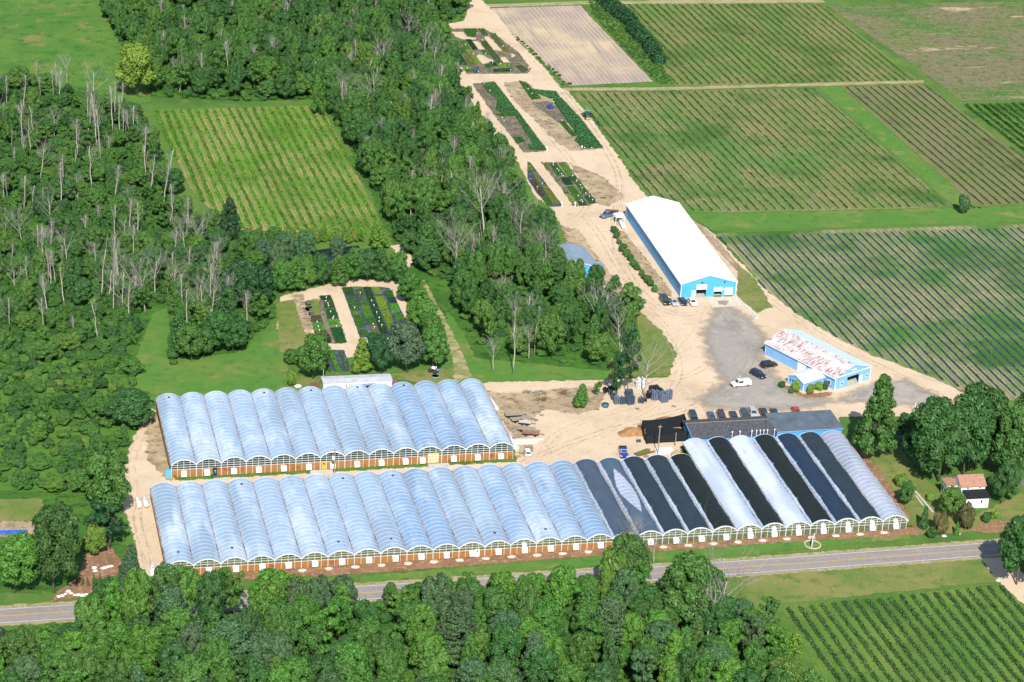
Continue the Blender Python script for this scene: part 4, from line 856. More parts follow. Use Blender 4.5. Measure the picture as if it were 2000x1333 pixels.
for sgn in (0, 1):
    Y = (lambda y: y) if sgn == 0 else (lambda y: 12.4-y)
    vs = [(-.6, Y(2.9), 4.45), (6.2, Y(2.9), 4.45), (6.2, Y(6.2), 6.1), (-.6, Y(6.2), 6.1)]; vs += [(x, y, z+.16) for x, y, z in vs]
    fs = [(0, 3, 2, 1), (4, 5, 6, 7), (0, 1, 5, 4), (1, 2, 6, 5), (2, 3, 7, 6), (3, 0, 4, 7)]; b.add(vs, fs if sgn == 0 else [f[::-1] for f in fs])
link('roof', b.mesh('roof'), M['roofred'], root)
b = MB()
for x in (-.3, 5.7): b.add([(x, 3.3, 4.5), (x, 9.1, 4.5), (x, 6.2, 5.95), (x+.2, 3.3, 4.5), (x+.2, 9.1, 4.5), (x+.2, 6.2, 5.95)], [(0, 1, 2), (3, 5, 4), (0, 3, 4, 1), (1, 4, 5, 2), (2, 5, 3, 0)])
link('gable_end', b.mesh('gable_end'), M['wsiding'], root)
for x in (1.1, 4.2): wn = panel('window', x, x+.6, 3.19, 3.8, 4.25, M['white'], root); panel('pane', x+.08, x+.52, 3.145, 3.86, 4.2, M['darkglass'], wn, .01)
wn = panel('window', 3.9, 4.4, .29, 1.3, 2.3, M['white'], root); panel('pane', 3.97, 4.33, .245, 1.38, 2.22, M['darkglass'], wn, .01)
b = MB(); b.box(-3.2, -.35, 5.2, 8.6, 0, 4.0); link('side_bay', b.mesh('side_bay'), M['wsiding'], root)
b = MB(); b.box(-3.5, -.62, 4.9, 8.9, 4.01, 4.2); link('side_bay_roof', b.mesh('side_bay_roof'), M['roofred'], root)
for y in (5.8, 7.4):
    b = MB(); b.box(-3.24, -3.2, y, y+.8, 1.2, 2.6); link('window', b.mesh('window'), M['darkglass'], root)
# ------------------------------------------------------------------ poles
def pole(base, top, label, rad=.16, arm=0, box=None, mat='wood', cat='utility pole', name='utility_pole'):
    x, y = g2(*base); h = H(base, top); root = empty(name, (x, y, 0)); tag(root, label, cat)
    b = MB(); b.tube([(0, 0, 0), (0, 0, h)], [rad, rad*.7], 8); link('shaft', b.mesh('shaft'), M[mat], root)
    if arm: b = MB(); b.box(-arm, arm, -.07, .07, h-.5, h-.35); link('crossarm', b.mesh('crossarm'), M['wood'], root)
    if box: b = MB(); b.tube([(-.35, -.1, h*box), (-.35, -.1, h*box+.2), (-.35, -.1, h*box+1.0), (-.35, -.1, h*box+1.1)], [.2, .32, .32, .2], 10); link('transformer', b.mesh('transformer', True), M['white'], root)
    return root
pole((653, 927), 876, 'utility pole with a white transformer in front of the yellow greenhouse door', .17, .9, .55)
pole((224, 938), 897, 'utility pole with a white transformer at the wood edge left of the greenhouses', .16, 0, .55)
pole((1284.5, 890), 831, 'tall pale pole with a lamp arm in front of the black netting', .16, .5)
pole((1318.5, 872), 845, 'short pale pole at the right end of the black netting', .12)
pole((1258, 858), 838, 'short pale pole at the lower left corner of the black netting', .10)
pole((1249.5, 842), 820, 'thin pale pole at the upper left corner of the black netting', .09)
pole((1336.5, 822), 797, 'thin pole on the sand left of the row of parked cars', .09)
pole((1419.5, 861), 833, 'pale pole in front of the brown shingle roof', .13)
pole((1605, 844), 817, 'pale pole in front of the flat grey felt roof', .13, .4)
pole((1786, 808), 787, 'pale pole beside the gravel drive right of the pointed tree', .14, mat='whitemetal')
pole((1879, 806), 791, 'short dark post near the tip of the gravel drive', .12, mat='black')
pole((631, 752), 722, 'thin white mast at the left end of the mobile home', .06, mat='whitemetal', cat='mast', name='mast')
sp = MB(); sp.tube([(0, 0, 0), (0, 0, 4.6)], [.07, .07], 6); vp = sp.mesh('vent_pipe'); sp = MB(); sp.tube([(0, 0, 4.55), (0, 0, 4.85)], [.17, .17], 8); vc = sp.mesh('cap')
for i, px in enumerate((1424.5, 1440, 1464, 1473.5, 1481, 1488, 1495.5, 1510)):
    r_ = empty('vent_pipe', (g2(px, 872)[0], 46.45, 0)); link('shaft', vp, M['whitemetal'], r_); link('cap', vc, M['white'], r_)
    tag(r_, 'thin white vent pipe standing along the blue wall of the packing sheds', 'vent pipe', 'vent pipes along the blue packing shed wall')
# ------------------------------------------------------------------ trees
ASP = {'round': 2.5, 'tall': 3.3, 'pine': 2.5, 'open': 2.7, 'bush': 1.25, 'column': 3.2}
def crown_mesh(seed, shape, R=1.0, Hh=1.0, nl=26, per=130, ls=.085):
    """crown of radius 1 on a tree ASP[shape] high; shape picks how its leafy lobes are laid out"""
    r = np.random.default_rng(seed); Ps = []; Ns = []; Ss = []; A = ASP[shape]
    skew = r.normal(0, .10, 2); sq = r.uniform(.85, 1.15)
    for i in range(nl):
        t = (i+.5)/nl; a = i*2.399+r.uniform(-.5, .5)
        if shape == 'round':                     # broad-headed tree
            z = .30+.62*t; env = math.sqrt(max(0.03, 1-((z-.56)/.42)**2)); rad = env*.74*r.uniform(.35, 1)**.5*(1 if r.uniform() < .8 else 1.22); lr = r.uniform(.20, .34); vs = .72
        elif shape == 'tall':                    # upright, pointed
            z = .16+.78*t; rad = (.72*(1-t)**.55+.04)*r.uniform(.3, 1)**.5; lr = r.uniform(.22, .34)*(1-.45*t); vs = .85
        elif shape == 'pine':                    # feathery white pine, tiers of upturned boughs
            z = .14+.82*t; rad = ((1-t)**.75*.78+.03)*r.uniform(.7, 1.1); lr = .20*(1-.5*t)+.04; vs = .4
        elif shape == 'open':                    # thin ragged crown showing its limbs
            z = .36+.58*r.uniform(0, 1); rad = .78*r.uniform(.2, 1)*math.sqrt(max(.1, 1-((z-.62)/.42)**2)); lr = r.uniform(.13, .22); vs = .8
        elif shape == 'bush':
            z = .28+.45*r.uniform(0, 1); rad = .62*r.uniform(.2, 1); lr = r.uniform(.28, .42); vs = .8
        else:                                    # 'column' clipped conifer
            z = .08+.86*t; rad = .35*(1-t**2.2)*r.uniform(.6, 1); lr = .42*(1-t*.65); vs = 1.0
        c = np.array([math.cos(a)*rad*sq+skew[0]*z*2, math.sin(a)*rad/sq+skew[1]*z*2, z*A])
        n = int(per*(lr/.28)**1.8)+14; D = r.normal(size=(n, 3)); D[:, 2] += .30; D /= np.linalg.norm(D, axis=1, keepdims=True)
        q = r.uniform(.55, 1.15, (n, 1))**.7
        if shape == 'pine':
            u = r.uniform(-.25, 1.4, n); ca, sa = math.cos(a), math.sin(a); w_ = r.normal(0, .07, n)*(1.2-.5*u)
            P = np.stack([c[0]+ca*u*.30*(1-t*.6)-sa*w_*2, c[1]+sa*u*.30*(1-t*.6)+ca*w_*2, c[2]+u*.10+r.normal(0, .035, n)], 1)
            N = np.stack([ca*.4+r.normal(0, .4, n), sa*.4+r.normal(0, .4, n), .8+r.normal(0, .3, n)], 1)
        else:
            P = c+D*lr*q*np.array([1, 1, vs]); N = D+np.array([0, 0, .25])+r.normal(0, .38, (n, 3))
        Ps.append(P); Ns.append(N); Ss.append(r.uniform(.6, 1.4, n)*r.uniform(.9, 1.1))
    P = np.concatenate(Ps); N = np.concatenate(Ns); s = np.concatenate(Ss)*ls
    V, Q = leafquads(P, N, s, r, 1.5 if shape != 'pine' else 2.0); return np_mesh('crown', V, Q)
def trunk_mesh(seed, shape, rad=.05, zt=.8):
    r = np.random.default_rng(seed); b = MB(); A = ASP[shape]; zt *= A
    pts = [(0, 0, 0)]; n = 4
    for i in range(1, n+1): pts.append((pts[-1][0]+r.normal(0, .025), pts[-1][1]+r.normal(0, .025), zt*i/n))
    b.tube(pts, [rad*(1-.8*i/n) for i in range(n+1)], 6)
    if shape in ('round', 'open', 'tall'):
        for k in range(5):
            z = r.uniform(.3, .6)*A; a = r.uniform(0, 6.28); e = r.uniform(.3, .55); b.tube([(0, 0, z), (math.cos(a)*e*.5, math.sin(a)*e*.5, z+.1*A), (math.cos(a)*e, math.sin(a)*e, z+.2*A)], [rad*.5, rad*.32, rad*.1], 4)
    return b.mesh('trunk', True)
def bare_meshes(seed, spread, nb, twigs=True):
    """leafless tree 1 high: a trunk, and limbs that fork three times"""
    r = np.random.default_rng(seed); t = MB(); b = MB()
    lean = r.normal(0, .03, 2); top = r.uniform(.55, .8) if spread > .25 else .93; pts = [(0, 0, 0)]
    n = 5
    for i in range(1, n+1): z = top*i/n; pts.append((lean[0]*z*2+r.normal(0, .008), lean[1]*z*2+r.normal(0, .008), z))
    t.tube(pts, [.0135*(1-.62*i/n) for i in range(n+1)], 6)
    def limb(p, d, ln, rad, lvl):
        d = d/np.linalg.norm(d); P = [p]; q = p.copy(); m = 3
        for i in range(m):
            d = d+r.normal(0, .13, 3); d[2] += .10; d /= np.linalg.norm(d); q = q+d*ln/m; P.append(q)
        b.tube(P, [rad*(1-.55*i/m) for i in range(m+1)], 3 if lvl else 5, cap=False)
        if lvl < 2:
            for k in range(4 if lvl == 0 else 3):
                u = r.integers(1, m+1); e = d+r.normal(0, .55, 3); e[2] = abs(e[2])*.8+.1; limb(P[u], e, ln*r.uniform(.4, .65), rad*.42, lvl+1)
    for k in range(nb):
        f = .45+.5*(k+r.uniform(0, .8))/nb; z = min(top*f+.03, top); a = k*2.4+r.uniform(-.5, .5); i = min(int(z/top*n), n-1); p = np.array(pts[i])+(np.array(pts[i+1])-np.array(pts[i]))*((z/top*n) % 1)
        limb(p, np.array([math.cos(a)*spread*2.2, math.sin(a)*spread*2.2, .75+r.uniform(0, .5)]), (1-z)*r.uniform(.65, 1.0)*(.6+spread), .0052*(1.2-f*.7), 0)
    return t.mesh('trunk', True), b.mesh('limbs')
VAR = {}
for i in range(8): VAR['round', i] = (trunk_mesh(i, 'round', .045, .72), crown_mesh(100+i, 'round', 1, 1, 56, 215, .078))
for i in range(4): VAR['tall', i] = (trunk_mesh(20+i, 'tall', .05, .8), crown_mesh(120+i, 'tall', 1, 1, 58, 190, .088))
for i in range(3): VAR['pine', i] = (trunk_mesh(30+i, 'pine', .04, .93), crown_mesh(140+i, 'pine', 1, 1, 130, 150, .058))
for i in range(4): VAR['open', i] = (trunk_mesh(40+i, 'open', .04, .8), crown_mesh(160+i, 'open', 1, 1, 44, 150, .078))
for i in range(3): VAR['bush', i] = (trunk_mesh(50+i, 'bush', .05, .4), crown_mesh(180+i, 'bush', 1, 1, 20, 170, .11))
for i in range(2): VAR['column', i] = (trunk_mesh(60+i, 'column', .05, .7), crown_mesh(190+i, 'column', 1, 1, 40, 60, .16))
for i in range(8): VAR['bare', i] = bare_meshes(200+i, .07+.015*i, 7+i)
for i in range(8): VAR['spread', i] = bare_meshes(220+i, .24+.03*i, 8+i%4)
for i in range(3): VAR['snag', i] = bare_meshes(240+i, .10, 3)
NV = {}
for k, _ in VAR: NV[k] = NV.get(k, 0)+1
LG = {'d': (.058, .150, .042), 'm': (.082, .198, .042), 'b': (.108, .250, .044), 'y': (.155, .270, .042), 'l': (.20, .33, .05), 'g': (.086, .172, .072), 'p': (.088, .172, .082), 'o': (.16, .14, .06), 'v': (.036, .108, .040)}
CN = {'d': 'dark green', 'm': 'mid green', 'b': 'bright green', 'y': 'yellow-green', 'l': 'lime green', 'g': 'grey-green', 'p': 'blue-green', 'o': 'brownish', 'v': 'very dark green'}
protos = {}
def tree(x, y, h, rad, kind, col, label, group=None, name=None, cat=None, rz=None, var=None, bark=None):
    v = rng.integers(NV[kind]) if var is None else var % NV[kind]; bare = kind in ('bare', 'spread', 'snag')
    if (kind, v) not in protos:
        tr, cr = VAR[kind, v]; o = bpy.data.objects.new('t', None)
        nm = 'dead_tree' if bare else {'pine': 'pine_tree', 'bush': 'shrub', 'column': 'cypress'}.get(kind, 'leafy_tree')
        t_ = bpy.data.objects.new('trunk', tr); c_2 = bpy.data.objects.new('limbs' if bare else 'crown', cr)
        tr.materials.append(M['dead'] if bare else M['bark']); cr.materials.append(M['twig'] if bare else M['leaf']); protos[kind, v] = (nm, t_, c_2)
    nm, t_, c_2 = protos[kind, v]; e = empty(name or nm, (x, y, 0), rng.uniform(0, 6.28) if rz is None else rz); e.scale = (h, h, h) if bare else (rad, rad, h/ASP[kind])
    if bare and rad: e.scale = (rad*2.4, rad*2.4, h)
    a = t_.copy(); COL.objects.link(a); a.parent = e; c = c_2.copy(); COL.objects.link(c); c.parent = e
    if not bare: c.color = (*[max(.004, q*(1+rng.normal(0, .07))) for q in LG[col]], 1)
    tag(e, label, cat or ('dead tree' if bare else {'bush': 'shrub', 'column': 'cypress'}.get(kind, 'tree')), group); return e
def T(base, top, wpx, kind, col, label, **k):
    x, y = g2(*base); h = H(base, top)*1.03; return tree(x, y, h, wpx/2/PXM(*base)*1.02, kind, col, label, **k)
placed = []
def T2(*a, **k):
    e = T(*a, **k); placed.append((e.location.x, e.location.y, e.scale[0])); return e
# trees one can name
T2((268, 187), 84, 76, 'round', 'l', 'round yellow-green tree alone at the corner of meadow and wood', bark=1)
T2((624.5, 226), 147, 34, 'tall', 'm', 'slender tree with a white trunk at the top right corner of the walled-in field')
T2((1882, 418), 380, 28, 'bush', 'g', 'small grey-green tree alone on the grass lane between the fields')
T2((447, 470), 388, 52, 'tall', 'v', 'dark pointed tree at the lower left corner of the walled-in field')
T2((1700, 893), 733, 92, 'tall', 'm', 'tall pointed tree beside the grey felt roof', var=0)
T2((1832, 940), 795, 125, 'round', 'd', 'huge grey-green tree above the small white house', var=1)
T2((1772, 860), 806, 58, 'round', 'd', 'round dark tree between the pointed tree and the huge grey-green one')
T2((1930, 905), 760, 110, 'round', 'd', 'big dark tree overhanging the tip of the striped field', var=2)
T2((2005, 900), 770, 120, 'round', 'm', 'big tree cut by the right edge behind the white house', var=3)
T2((1882, 930), 785, 100, 'round', 'd', 'dark tree squeezed between the huge tree and the one over the field tip', var=6)
T2((1798, 912), 812, 70, 'round', 'v', 'shaded dark tree at the left foot of the huge tree', var=7)
T2((1968, 940), 800, 90, 'round', 'm', 'leafy tree directly behind the small round garden tree', var=0)
T2((1915, 860), 775, 90, 'round', 'd', 'dark tree behind the one over the field tip', var=1)
T2((1955, 984), 905, 52, 'round', 'd', 'small round tree with a bare pale trunk right of the white house')
T2((1985, 1142), 1008, 90, 'round', 'd', 'dark tree overhanging the road at the right edge', var=4)
T2((2040, 1120), 990, 90, 'round', 'd', 'dark tree half cut by the right edge beside the road', var=5)
T2((1766, 988), 942, 32, 'round', 'm', 'small round garden tree nearest the greenhouse flank')
T2((1757, 950), 926, 26, 'bush', 'y', 'pale yellow-green shrub above the small garden tree')
T2((1818, 978), 962, 22, 'bush', 'l', 'pale lime shrub on the lawn left of the white house')
T2((1802, 1032), 988, 28, 'column', 'd', 'dark clipped cypress nearest the greenhouse corner')
T2((1818, 1050), 1030, 24, 'bush', 'd', 'low dark bush at the roadside below the cypress')
T2((1835, 1042), 1000, 34, 'bush', 'o', 'brownish shrub right of the clipped cypress')
T2((1858, 1012), 950, 46, 'round', 'b', 'bright green tree in front of the white house')
T2((1885, 1035), 985, 36, 'bush', 'o', 'brownish shrub against the porch of the white house')
T2((1868, 1045), 1020, 16, 'column', 'b', 'small green cypress by the white stones at the roadside')
T2((1943, 1013), 996, 22, 'bush', 'l', 'round cream-flowering bush on the lawn right of the house')
T2((1925, 1020), 1003, 22, 'bush', 'd', 'low dark bush beside the cream-flowering bush')
T2((1553, 766), 745, 20, 'bush', 'l', 'cream-flowering bush left of the workshop wing corner')
T2((1582, 770), 752, 18, 'bush', 'l', 'cream-flowering bush right of the workshop wing corner')
T2((1598, 763), 747, 20, 'bush', 'l', 'cream-flowering bush against the workshop wing wall')
T2((1612, 763), 742, 14, 'bush', 'p', 'blue-grey bush beside the workshop window')
T2((1527, 757), 745, 18, 'bush', 'd', 'low dark bush at the end of the workshop flower bed')
T2((1545, 768), 758, 14, 'bush', 'm', 'small green bush in front of the left flowering bush')
T2((1240, 640), 556, 62, 'open', 'b', 'ragged bright green tree leaning over the sandy yard', var=1)
T2((1225, 775), 640, 52, 'open', 'v', 'thin dark tree standing among the black pots', var=2)
T2((1200, 790), 690, 40, 'open', 'v', 'dark leaning tree at the left of the black pots', var=3)
T2((1132, 797), 750, 36, 'tall', 'b', 'small bright tree on the rough ground left of the pots')
T2((1163, 776), 745, 20, 'open', 'm', 'thin sapling beside the small bright tree')
T2((1222, 1165), 1046, 80, 'round', 'm', 'tall tree on the roadside throwing its shadow across the road', var=6)
T2((1332, 1235), 1095, 112, 'round', 'm', 'big broad tree at the right end of the foreground wood', var=0)
T2((1290, 1245), 1180, 70, 'round', 'm', 'bushy tree below the big broad one in the foreground')
T2((610, 740), 655, 66, 'round', 'm', 'bushy tree left of the little garden')
T2((572, 712), 685, 34, 'round', 'm', 'small round tree at the left end of the dirt lane')
T2((570, 755), 725, 22, 'bush', 'y', 'yellow-green bush below the small round tree')
T2((707, 728), 662, 50, 'tall', 'y', 'yellow-green tree first in the clump behind the mobile home', var=1)
T2((745, 730), 653, 52, 'round', 'v', 'dark dense tree second in the clump behind the mobile home', var=2)
T2((795, 728), 628, 66, 'round', 'p', 'tall grey-leaved willow in the clump behind the mobile home', var=3)
T2((845, 722), 645, 62, 'round', 'm', 'leafy tree last in the clump behind the mobile home', var=4)
T2((740, 488), 428, 44, 'tall', 'y', 'pointed lime tree at the lower right corner of the walled-in field', var=2)
T2((105, 1155), 985, 100, 'round', 'd', 'huge dark tree left of the mulch heap', var=5)
T2((178, 1085), 1030, 50, 'round', 'y', 'yellow-green tree between the huge dark tree and the mulch')
T2((30, 1158), 1045, 90, 'round', 'b', 'bright green tree at the left edge above the road', var=1)
T2((215, 1072), 975, 96, 'open', 'v', 'dark half-dead tree overhanging the sand beside the greenhouse', var=0)
T2((248, 1170), 1072, 50, 'pine', 'p', 'slim pine at the lower left corner of the sandy strip')
T2((255, 838), 770, 88, 'round', 'd', 'spreading dark tree beside the upper greenhouse corner', var=6)
T2((215, 1010), 880, 96, 'round', 'm', 'tall bushy tree beside the left utility pole', var=3)
T2((440, 1318), 1205, 116, 'pine', 'p', 'large blue-green pine left of centre in the foreground wood', var=0)
T2((352, 1260), 1150, 90, 'pine', 'p', 'blue-green pine in the foreground wood nearest the first greenhouse bays', var=1)
T2((880, 1300), 1190, 100, 'pine', 'p', 'broad grey-green pine in the middle of the foreground wood', var=2)
T2((1180, 1270), 1165, 84, 'pine', 'p', 'feathery grey-green pine right of centre in the foreground wood', var=0)
T2((1045, 1340), 1232, 60, 'pine', 'p', 'narrow grey pine at the bottom of the foreground wood', var=1)
T2((905, 1380), 1285, 90, 'pine', 'p', 'grey pine cut by the bottom edge', var=2)
for i, (px, py, tp, w, c) in enumerate([(1545, 1300, 1232, 50, 'y'), (1515, 1345, 1260, 50, 'm'), (1590, 1365, 1300, 44, 'y'), (1500, 1250, 1165, 50, 'm'), (1525, 1345, 1300, 46, 'g'), (1462, 1300, 1200, 60, 'g')]):
    T2((px, py), tp, w, 'open' if i % 2 else 'tall', c, f'{CN[c]} tree at the edge of the foreground wood beside the bush rows', group='trees at the right edge of the foreground wood')
# rows of planted things
for i, (px, py, s) in enumerate([(1203, 462, 9), (1209, 474, 7), (1215, 488, 11), (1224, 498, 11), (1231, 507, 9), (1238, 518, 11), (1245, 525, 9), (1253, 536, 8), (1258, 543, 8), (1264, 549, 10), (1271, 556, 10), (1278, 567, 9), (1200, 452, 10)]):
    T((px, py+4), py-s, s*1.7, 'bush', 'dm'[i % 2], 'young bushy shrub in the planting strip along the long barn', group='shrubs along the long barn')
for i, (px, py, s) in enumerate([(149, 1146, 18), (160, 1144, 20), (172, 1145, 18), (183, 1140, 20), (195, 1143, 24), (303, 1135, 22), (317, 1137, 20), (330, 1135, 22)]):
    T((px, py), py-s, 9, 'column', 'o' if i < 3 or i > 4 else 'm', 'small upright conifer ' + ('in the mulch bed by the road' if i < 5 else 'at the lower left corner of the lower greenhouse'), group='small conifers by the road' if i < 5 else 'small conifers at the greenhouse corner')
# hedge between the raked field and the big field
hp = [g2(1175, 0), g2(1225, 45), g2(1262, 88), g2(1292, 128)]
P = []; r = np.random.default_rng(5)
for i in range(3):
    A, B = np.array(hp[i]), np.array(hp[i+1]); n = 12 if i else 14
    for t in np.linspace(0, 1, n, endpoint=False): P.append((*(A+(B-A)*t+r.normal(0, .5, 2)), r.uniform(2.6, 3.6)*(1-.12*(i+t)/3), r.uniform(4.6, 6.4)*(1-.25*(i+t)/3)))
Vs, Qs, o_ = [], [], 0
for x, y, rr, h in P:
    n = 420; D = r.normal(size=(n, 3)); D /= np.linalg.norm(D, axis=1, keepdims=True); D[:, 2] = np.abs(D[:, 2]); C_ = np.stack([x+D[:, 0]*rr*r.uniform(.7, 1.05, n), y+D[:, 1]*rr*r.uniform(.7, 1.05, n), .2+D[:, 2]*h*r.uniform(.6, 1, n)], 1)
    V, Q = leafquads(C_, D+r.normal(0, .4, (n, 3)), .62, r); Vs.append(V); Qs.append(Q+o_); o_ += len(V)
b = MB()
for x, y, rr, h in P: b.tube([(x, y, 0), (x, y, h*.7)], [.18, .06], 5)
root = empty('hedge', (0, 0, 0)); tag(root, 'tall dark hedge between the raked field and the striped field behind it', 'hedge')
link('foliage', np_mesh('foliage', np.concatenate(Vs), np.concatenate(Qs)), M['leaf'], root, color=LG['v']); link('stems', b.mesh('stems'), M['bark'], root)
# the woods: random fill that keeps its distance from what is placed
WP = {}
exc = [wpoly([(285, 590), (338, 600), (332, 700), (300, 745), (258, 705)]), wpoly(F1), wpoly(YARD), wpoly([(600, 484), (705, 474), (712, 492), (625, 532), (600, 520)]), wpoly([(392, 515), (430, 498), (462, 498), (440, 520), (410, 530)]),
       wpoly([(1085, 500), (1180, 480), (1200, 560), (1110, 565)]), wpoly([(1190, 690), (1280, 640), (1330, 700), (1300, 745), (1190, 745)]), wpoly([(852, 540), (880, 560), (935, 740), (880, 755)])]
def fill(poly, gap, seed, mx=10**6):
    P = wpoly(poly); r = np.random.default_rng(seed); mn, mx_ = P.min(0), P.max(0); out = []; cell = {}
    n = int((mx_-mn).prod()/gap**2*9); X = r.uniform(mn, mx_, (n, 2)); ok = sdist(X, P) > .3
    for e in exc: ok &= sdist(X, e) < -.5
    for x, y in X[ok]:
        k = (int(x//gap), int(y//gap))
        if any((x-a)**2+(y-b_)**2 < gap*gap for i in (-1, 0, 1) for j in (-1, 0, 1) for a, b_ in cell.get((k[0]+i, k[1]+j), ())): continue
        if any((x-a)**2+(y-b_)**2 < (s*.62+1.2)**2 for a, b_, s in placed): continue
        cell.setdefault(k, []).append((x, y)); out.append((x, y))
        if len(out) >= mx: break
    return out
WOODS = [  # polygon, spacing, heights, crown radius range, colours, where
    (UW[:11]+[(700, 185), (640, 195), (460, 198), (300, 190), (275, 150), (240, 90), (205, 30)], 6.0, (9, 15), (2.7, 4.6), 'vddmmmmbbgy', 'in the wood beyond the walled-in field', 1),
    ([(655, 240), (640, 195), (700, 185), (872, 165), (905, 240), (940, 295), (975, 340), (1005, 400), (1050, 440), (1075, 500), (1095, 560), (860, 560), (800, 500), (775, 470), (750, 410), (715, 340), (690, 290)], 5.6, (8, 15), (2.6, 4.6), 'vddmmmmbbbyg', 'in the belt of wood beside the dirt track', 2),
    ([(870, 565), (1095, 562), (1190, 575), (1245, 600), (1262, 640), (1245, 690), (1190, 712), (1085, 715), (940, 680), (905, 640)], 6.6, (7, 14), (2.4, 4.2), 'ddmmmbb', 'in the grove between the lawn and the sandy yard', 3),
    ([(-60, 150), (60, 160), (140, 190), (230, 215), (285, 240), (300, 300), (335, 380), (390, 440), (440, 485), (500, 520), (530, 560), (535, 620), (460, 690), (330, 715), (275, 680), (-60, 680)], 6.0, (3.5, 9.5), (2.0, 3.9), 'vddmmmgb', 'in the half-dead wood on the left', 4),
    ([(-60, 680), (275, 680), (262, 760), (292, 830), (250, 860), (230, 930), (180, 965), (-60, 955)], 6.4, (2.2, 6), (1.8, 3.4), 'mmmbbbyg', 'in the scrub left of the greenhouses', 5),
    (WF, 5.2, (9, 13.5), (2.8, 4.6), 'ddmmmmbbbg', 'in the foreground wood', 6)]
cand = []
FX = [-90, 20, 150, 168, 205, 260, 330, 480, 560, 690, 706, 748, 765, 860, 960, 985, 1100, 1128, 1165, 1200, 1262, 1290, 1340, 1420, 1445, 1520, 1560, 1640]
FY = [1225, 1232, 1222, 1165, 1120, 1098, 1112, 1116, 1128, 1134, 1172, 1172, 1140, 1132, 1124, 1118, 1110, 1150, 1122, 1075, 1095, 1150, 1098, 1125, 1160, 1175, 1235, 1290]
for poly, gap, hr, rr, cols, where, sdn in WOODS:
    for x, y in fill(poly, gap, sdn):
        c = cols[rng.integers(len(cols))]; kind = rng.choice(['round', 'tall', 'open', 'bush'], p=[.62, .17, .15, .06]) if sdn != 5 else rng.choice(['round', 'tall', 'bush'], p=[.5, .1, .4])
        h = rng.uniform(*hr); rad = rng.uniform(*rr)*(.8 if kind == 'tall' else 1)
        if kind == 'bush': h *= .6
        if sdn == 6:
            px, py = PJ(x, y); lim = float(np.interp(px, FX, FY))+rng.uniform(-12, 8); mxh = H((px, py), lim) if py > lim else 0
            if mxh < 3.5: continue
            if y > -31: h = mxh*rng.uniform(.9, 1.0); rad = max(rad, 3.2)
            if h > mxh: h = mxh
            rad = min(rad, max(1.6, h*.40))
        cand.append((y, x, h, rad, kind, c, where, sdn))
# the row of dense trees behind the middle nursery, willows and lime shrubs round the pond
for i, (px, py, tp, w, c) in enumerate([(452, 590, 520, 60, 'v'), (478, 610, 515, 66, 'v'), (512, 602, 520, 60, 'v'), (440, 655, 560, 60, 'd'), (415, 690, 610, 60, 'd'), (375, 706, 630, 56, 'm'), (350, 690, 612, 44, 'd'), (455, 688, 625, 50, 'd'),
                                        (545, 572, 510, 50, 'm'), (575, 568, 500, 52, 'm'), (604, 562, 505, 46, 'b'), (632, 560, 498, 46, 'd'), (660, 558, 500, 48, 'm'), (690, 553, 490, 52, 'm'), (718, 550, 488, 48, 'd'), (745, 550, 482, 50, 'd'), (772, 556, 492, 44, 'm'),
                                        (798, 590, 535, 48, 'm'), (815, 618, 560, 52, 'b'), (830, 648, 585, 52, 'b'), (850, 675, 615, 50, 'm'), (806, 640, 585, 36, 'b'), (842, 705, 650, 44, 'b')]):
    T2((px, py), tp, w, 'round' if i % 3 else 'tall', c, f'{CN[c]} tree ' + ('at the right end of the half-dead wood by the lawn' if i < 8 else 'in the dense row behind the middle nursery plot' if i < 17 else 'in the dense row right of the middle nursery plot'),
       group='trees ' + ('by the lawn' if i < 8 else 'behind the middle nursery' if i < 17 else 'right of the middle nursery'))
for i, (px, py, tp, w, c) in enumerate([(515, 520, 470, 40, 'p'), (560, 515, 455, 44, 'p'), (590, 522, 455, 44, 'p'), (545, 545, 480, 40, 'g'), (660, 510, 465, 34, 'p'), (500, 480, 450, 30, 'm'), (530, 478, 445, 32, 'm')]):
    T2((px, py), tp, w, 'round', c, f'{CN[c]} willow beside the little pond', group='willows by the pond', name='willow_tree')
for i in range(13):
    T((548+i*13+rng.uniform(-4, 4), 478-i*.4+rng.uniform(-5, 3)), 448-i*.4+rng.uniform(-6, 4), 22, 'bush' if i % 2 else 'tall', 'y' if i % 3 else 'b', 'lime green shrub along the near edge of the walled-in field', group='lime shrubs below the walled-in field')
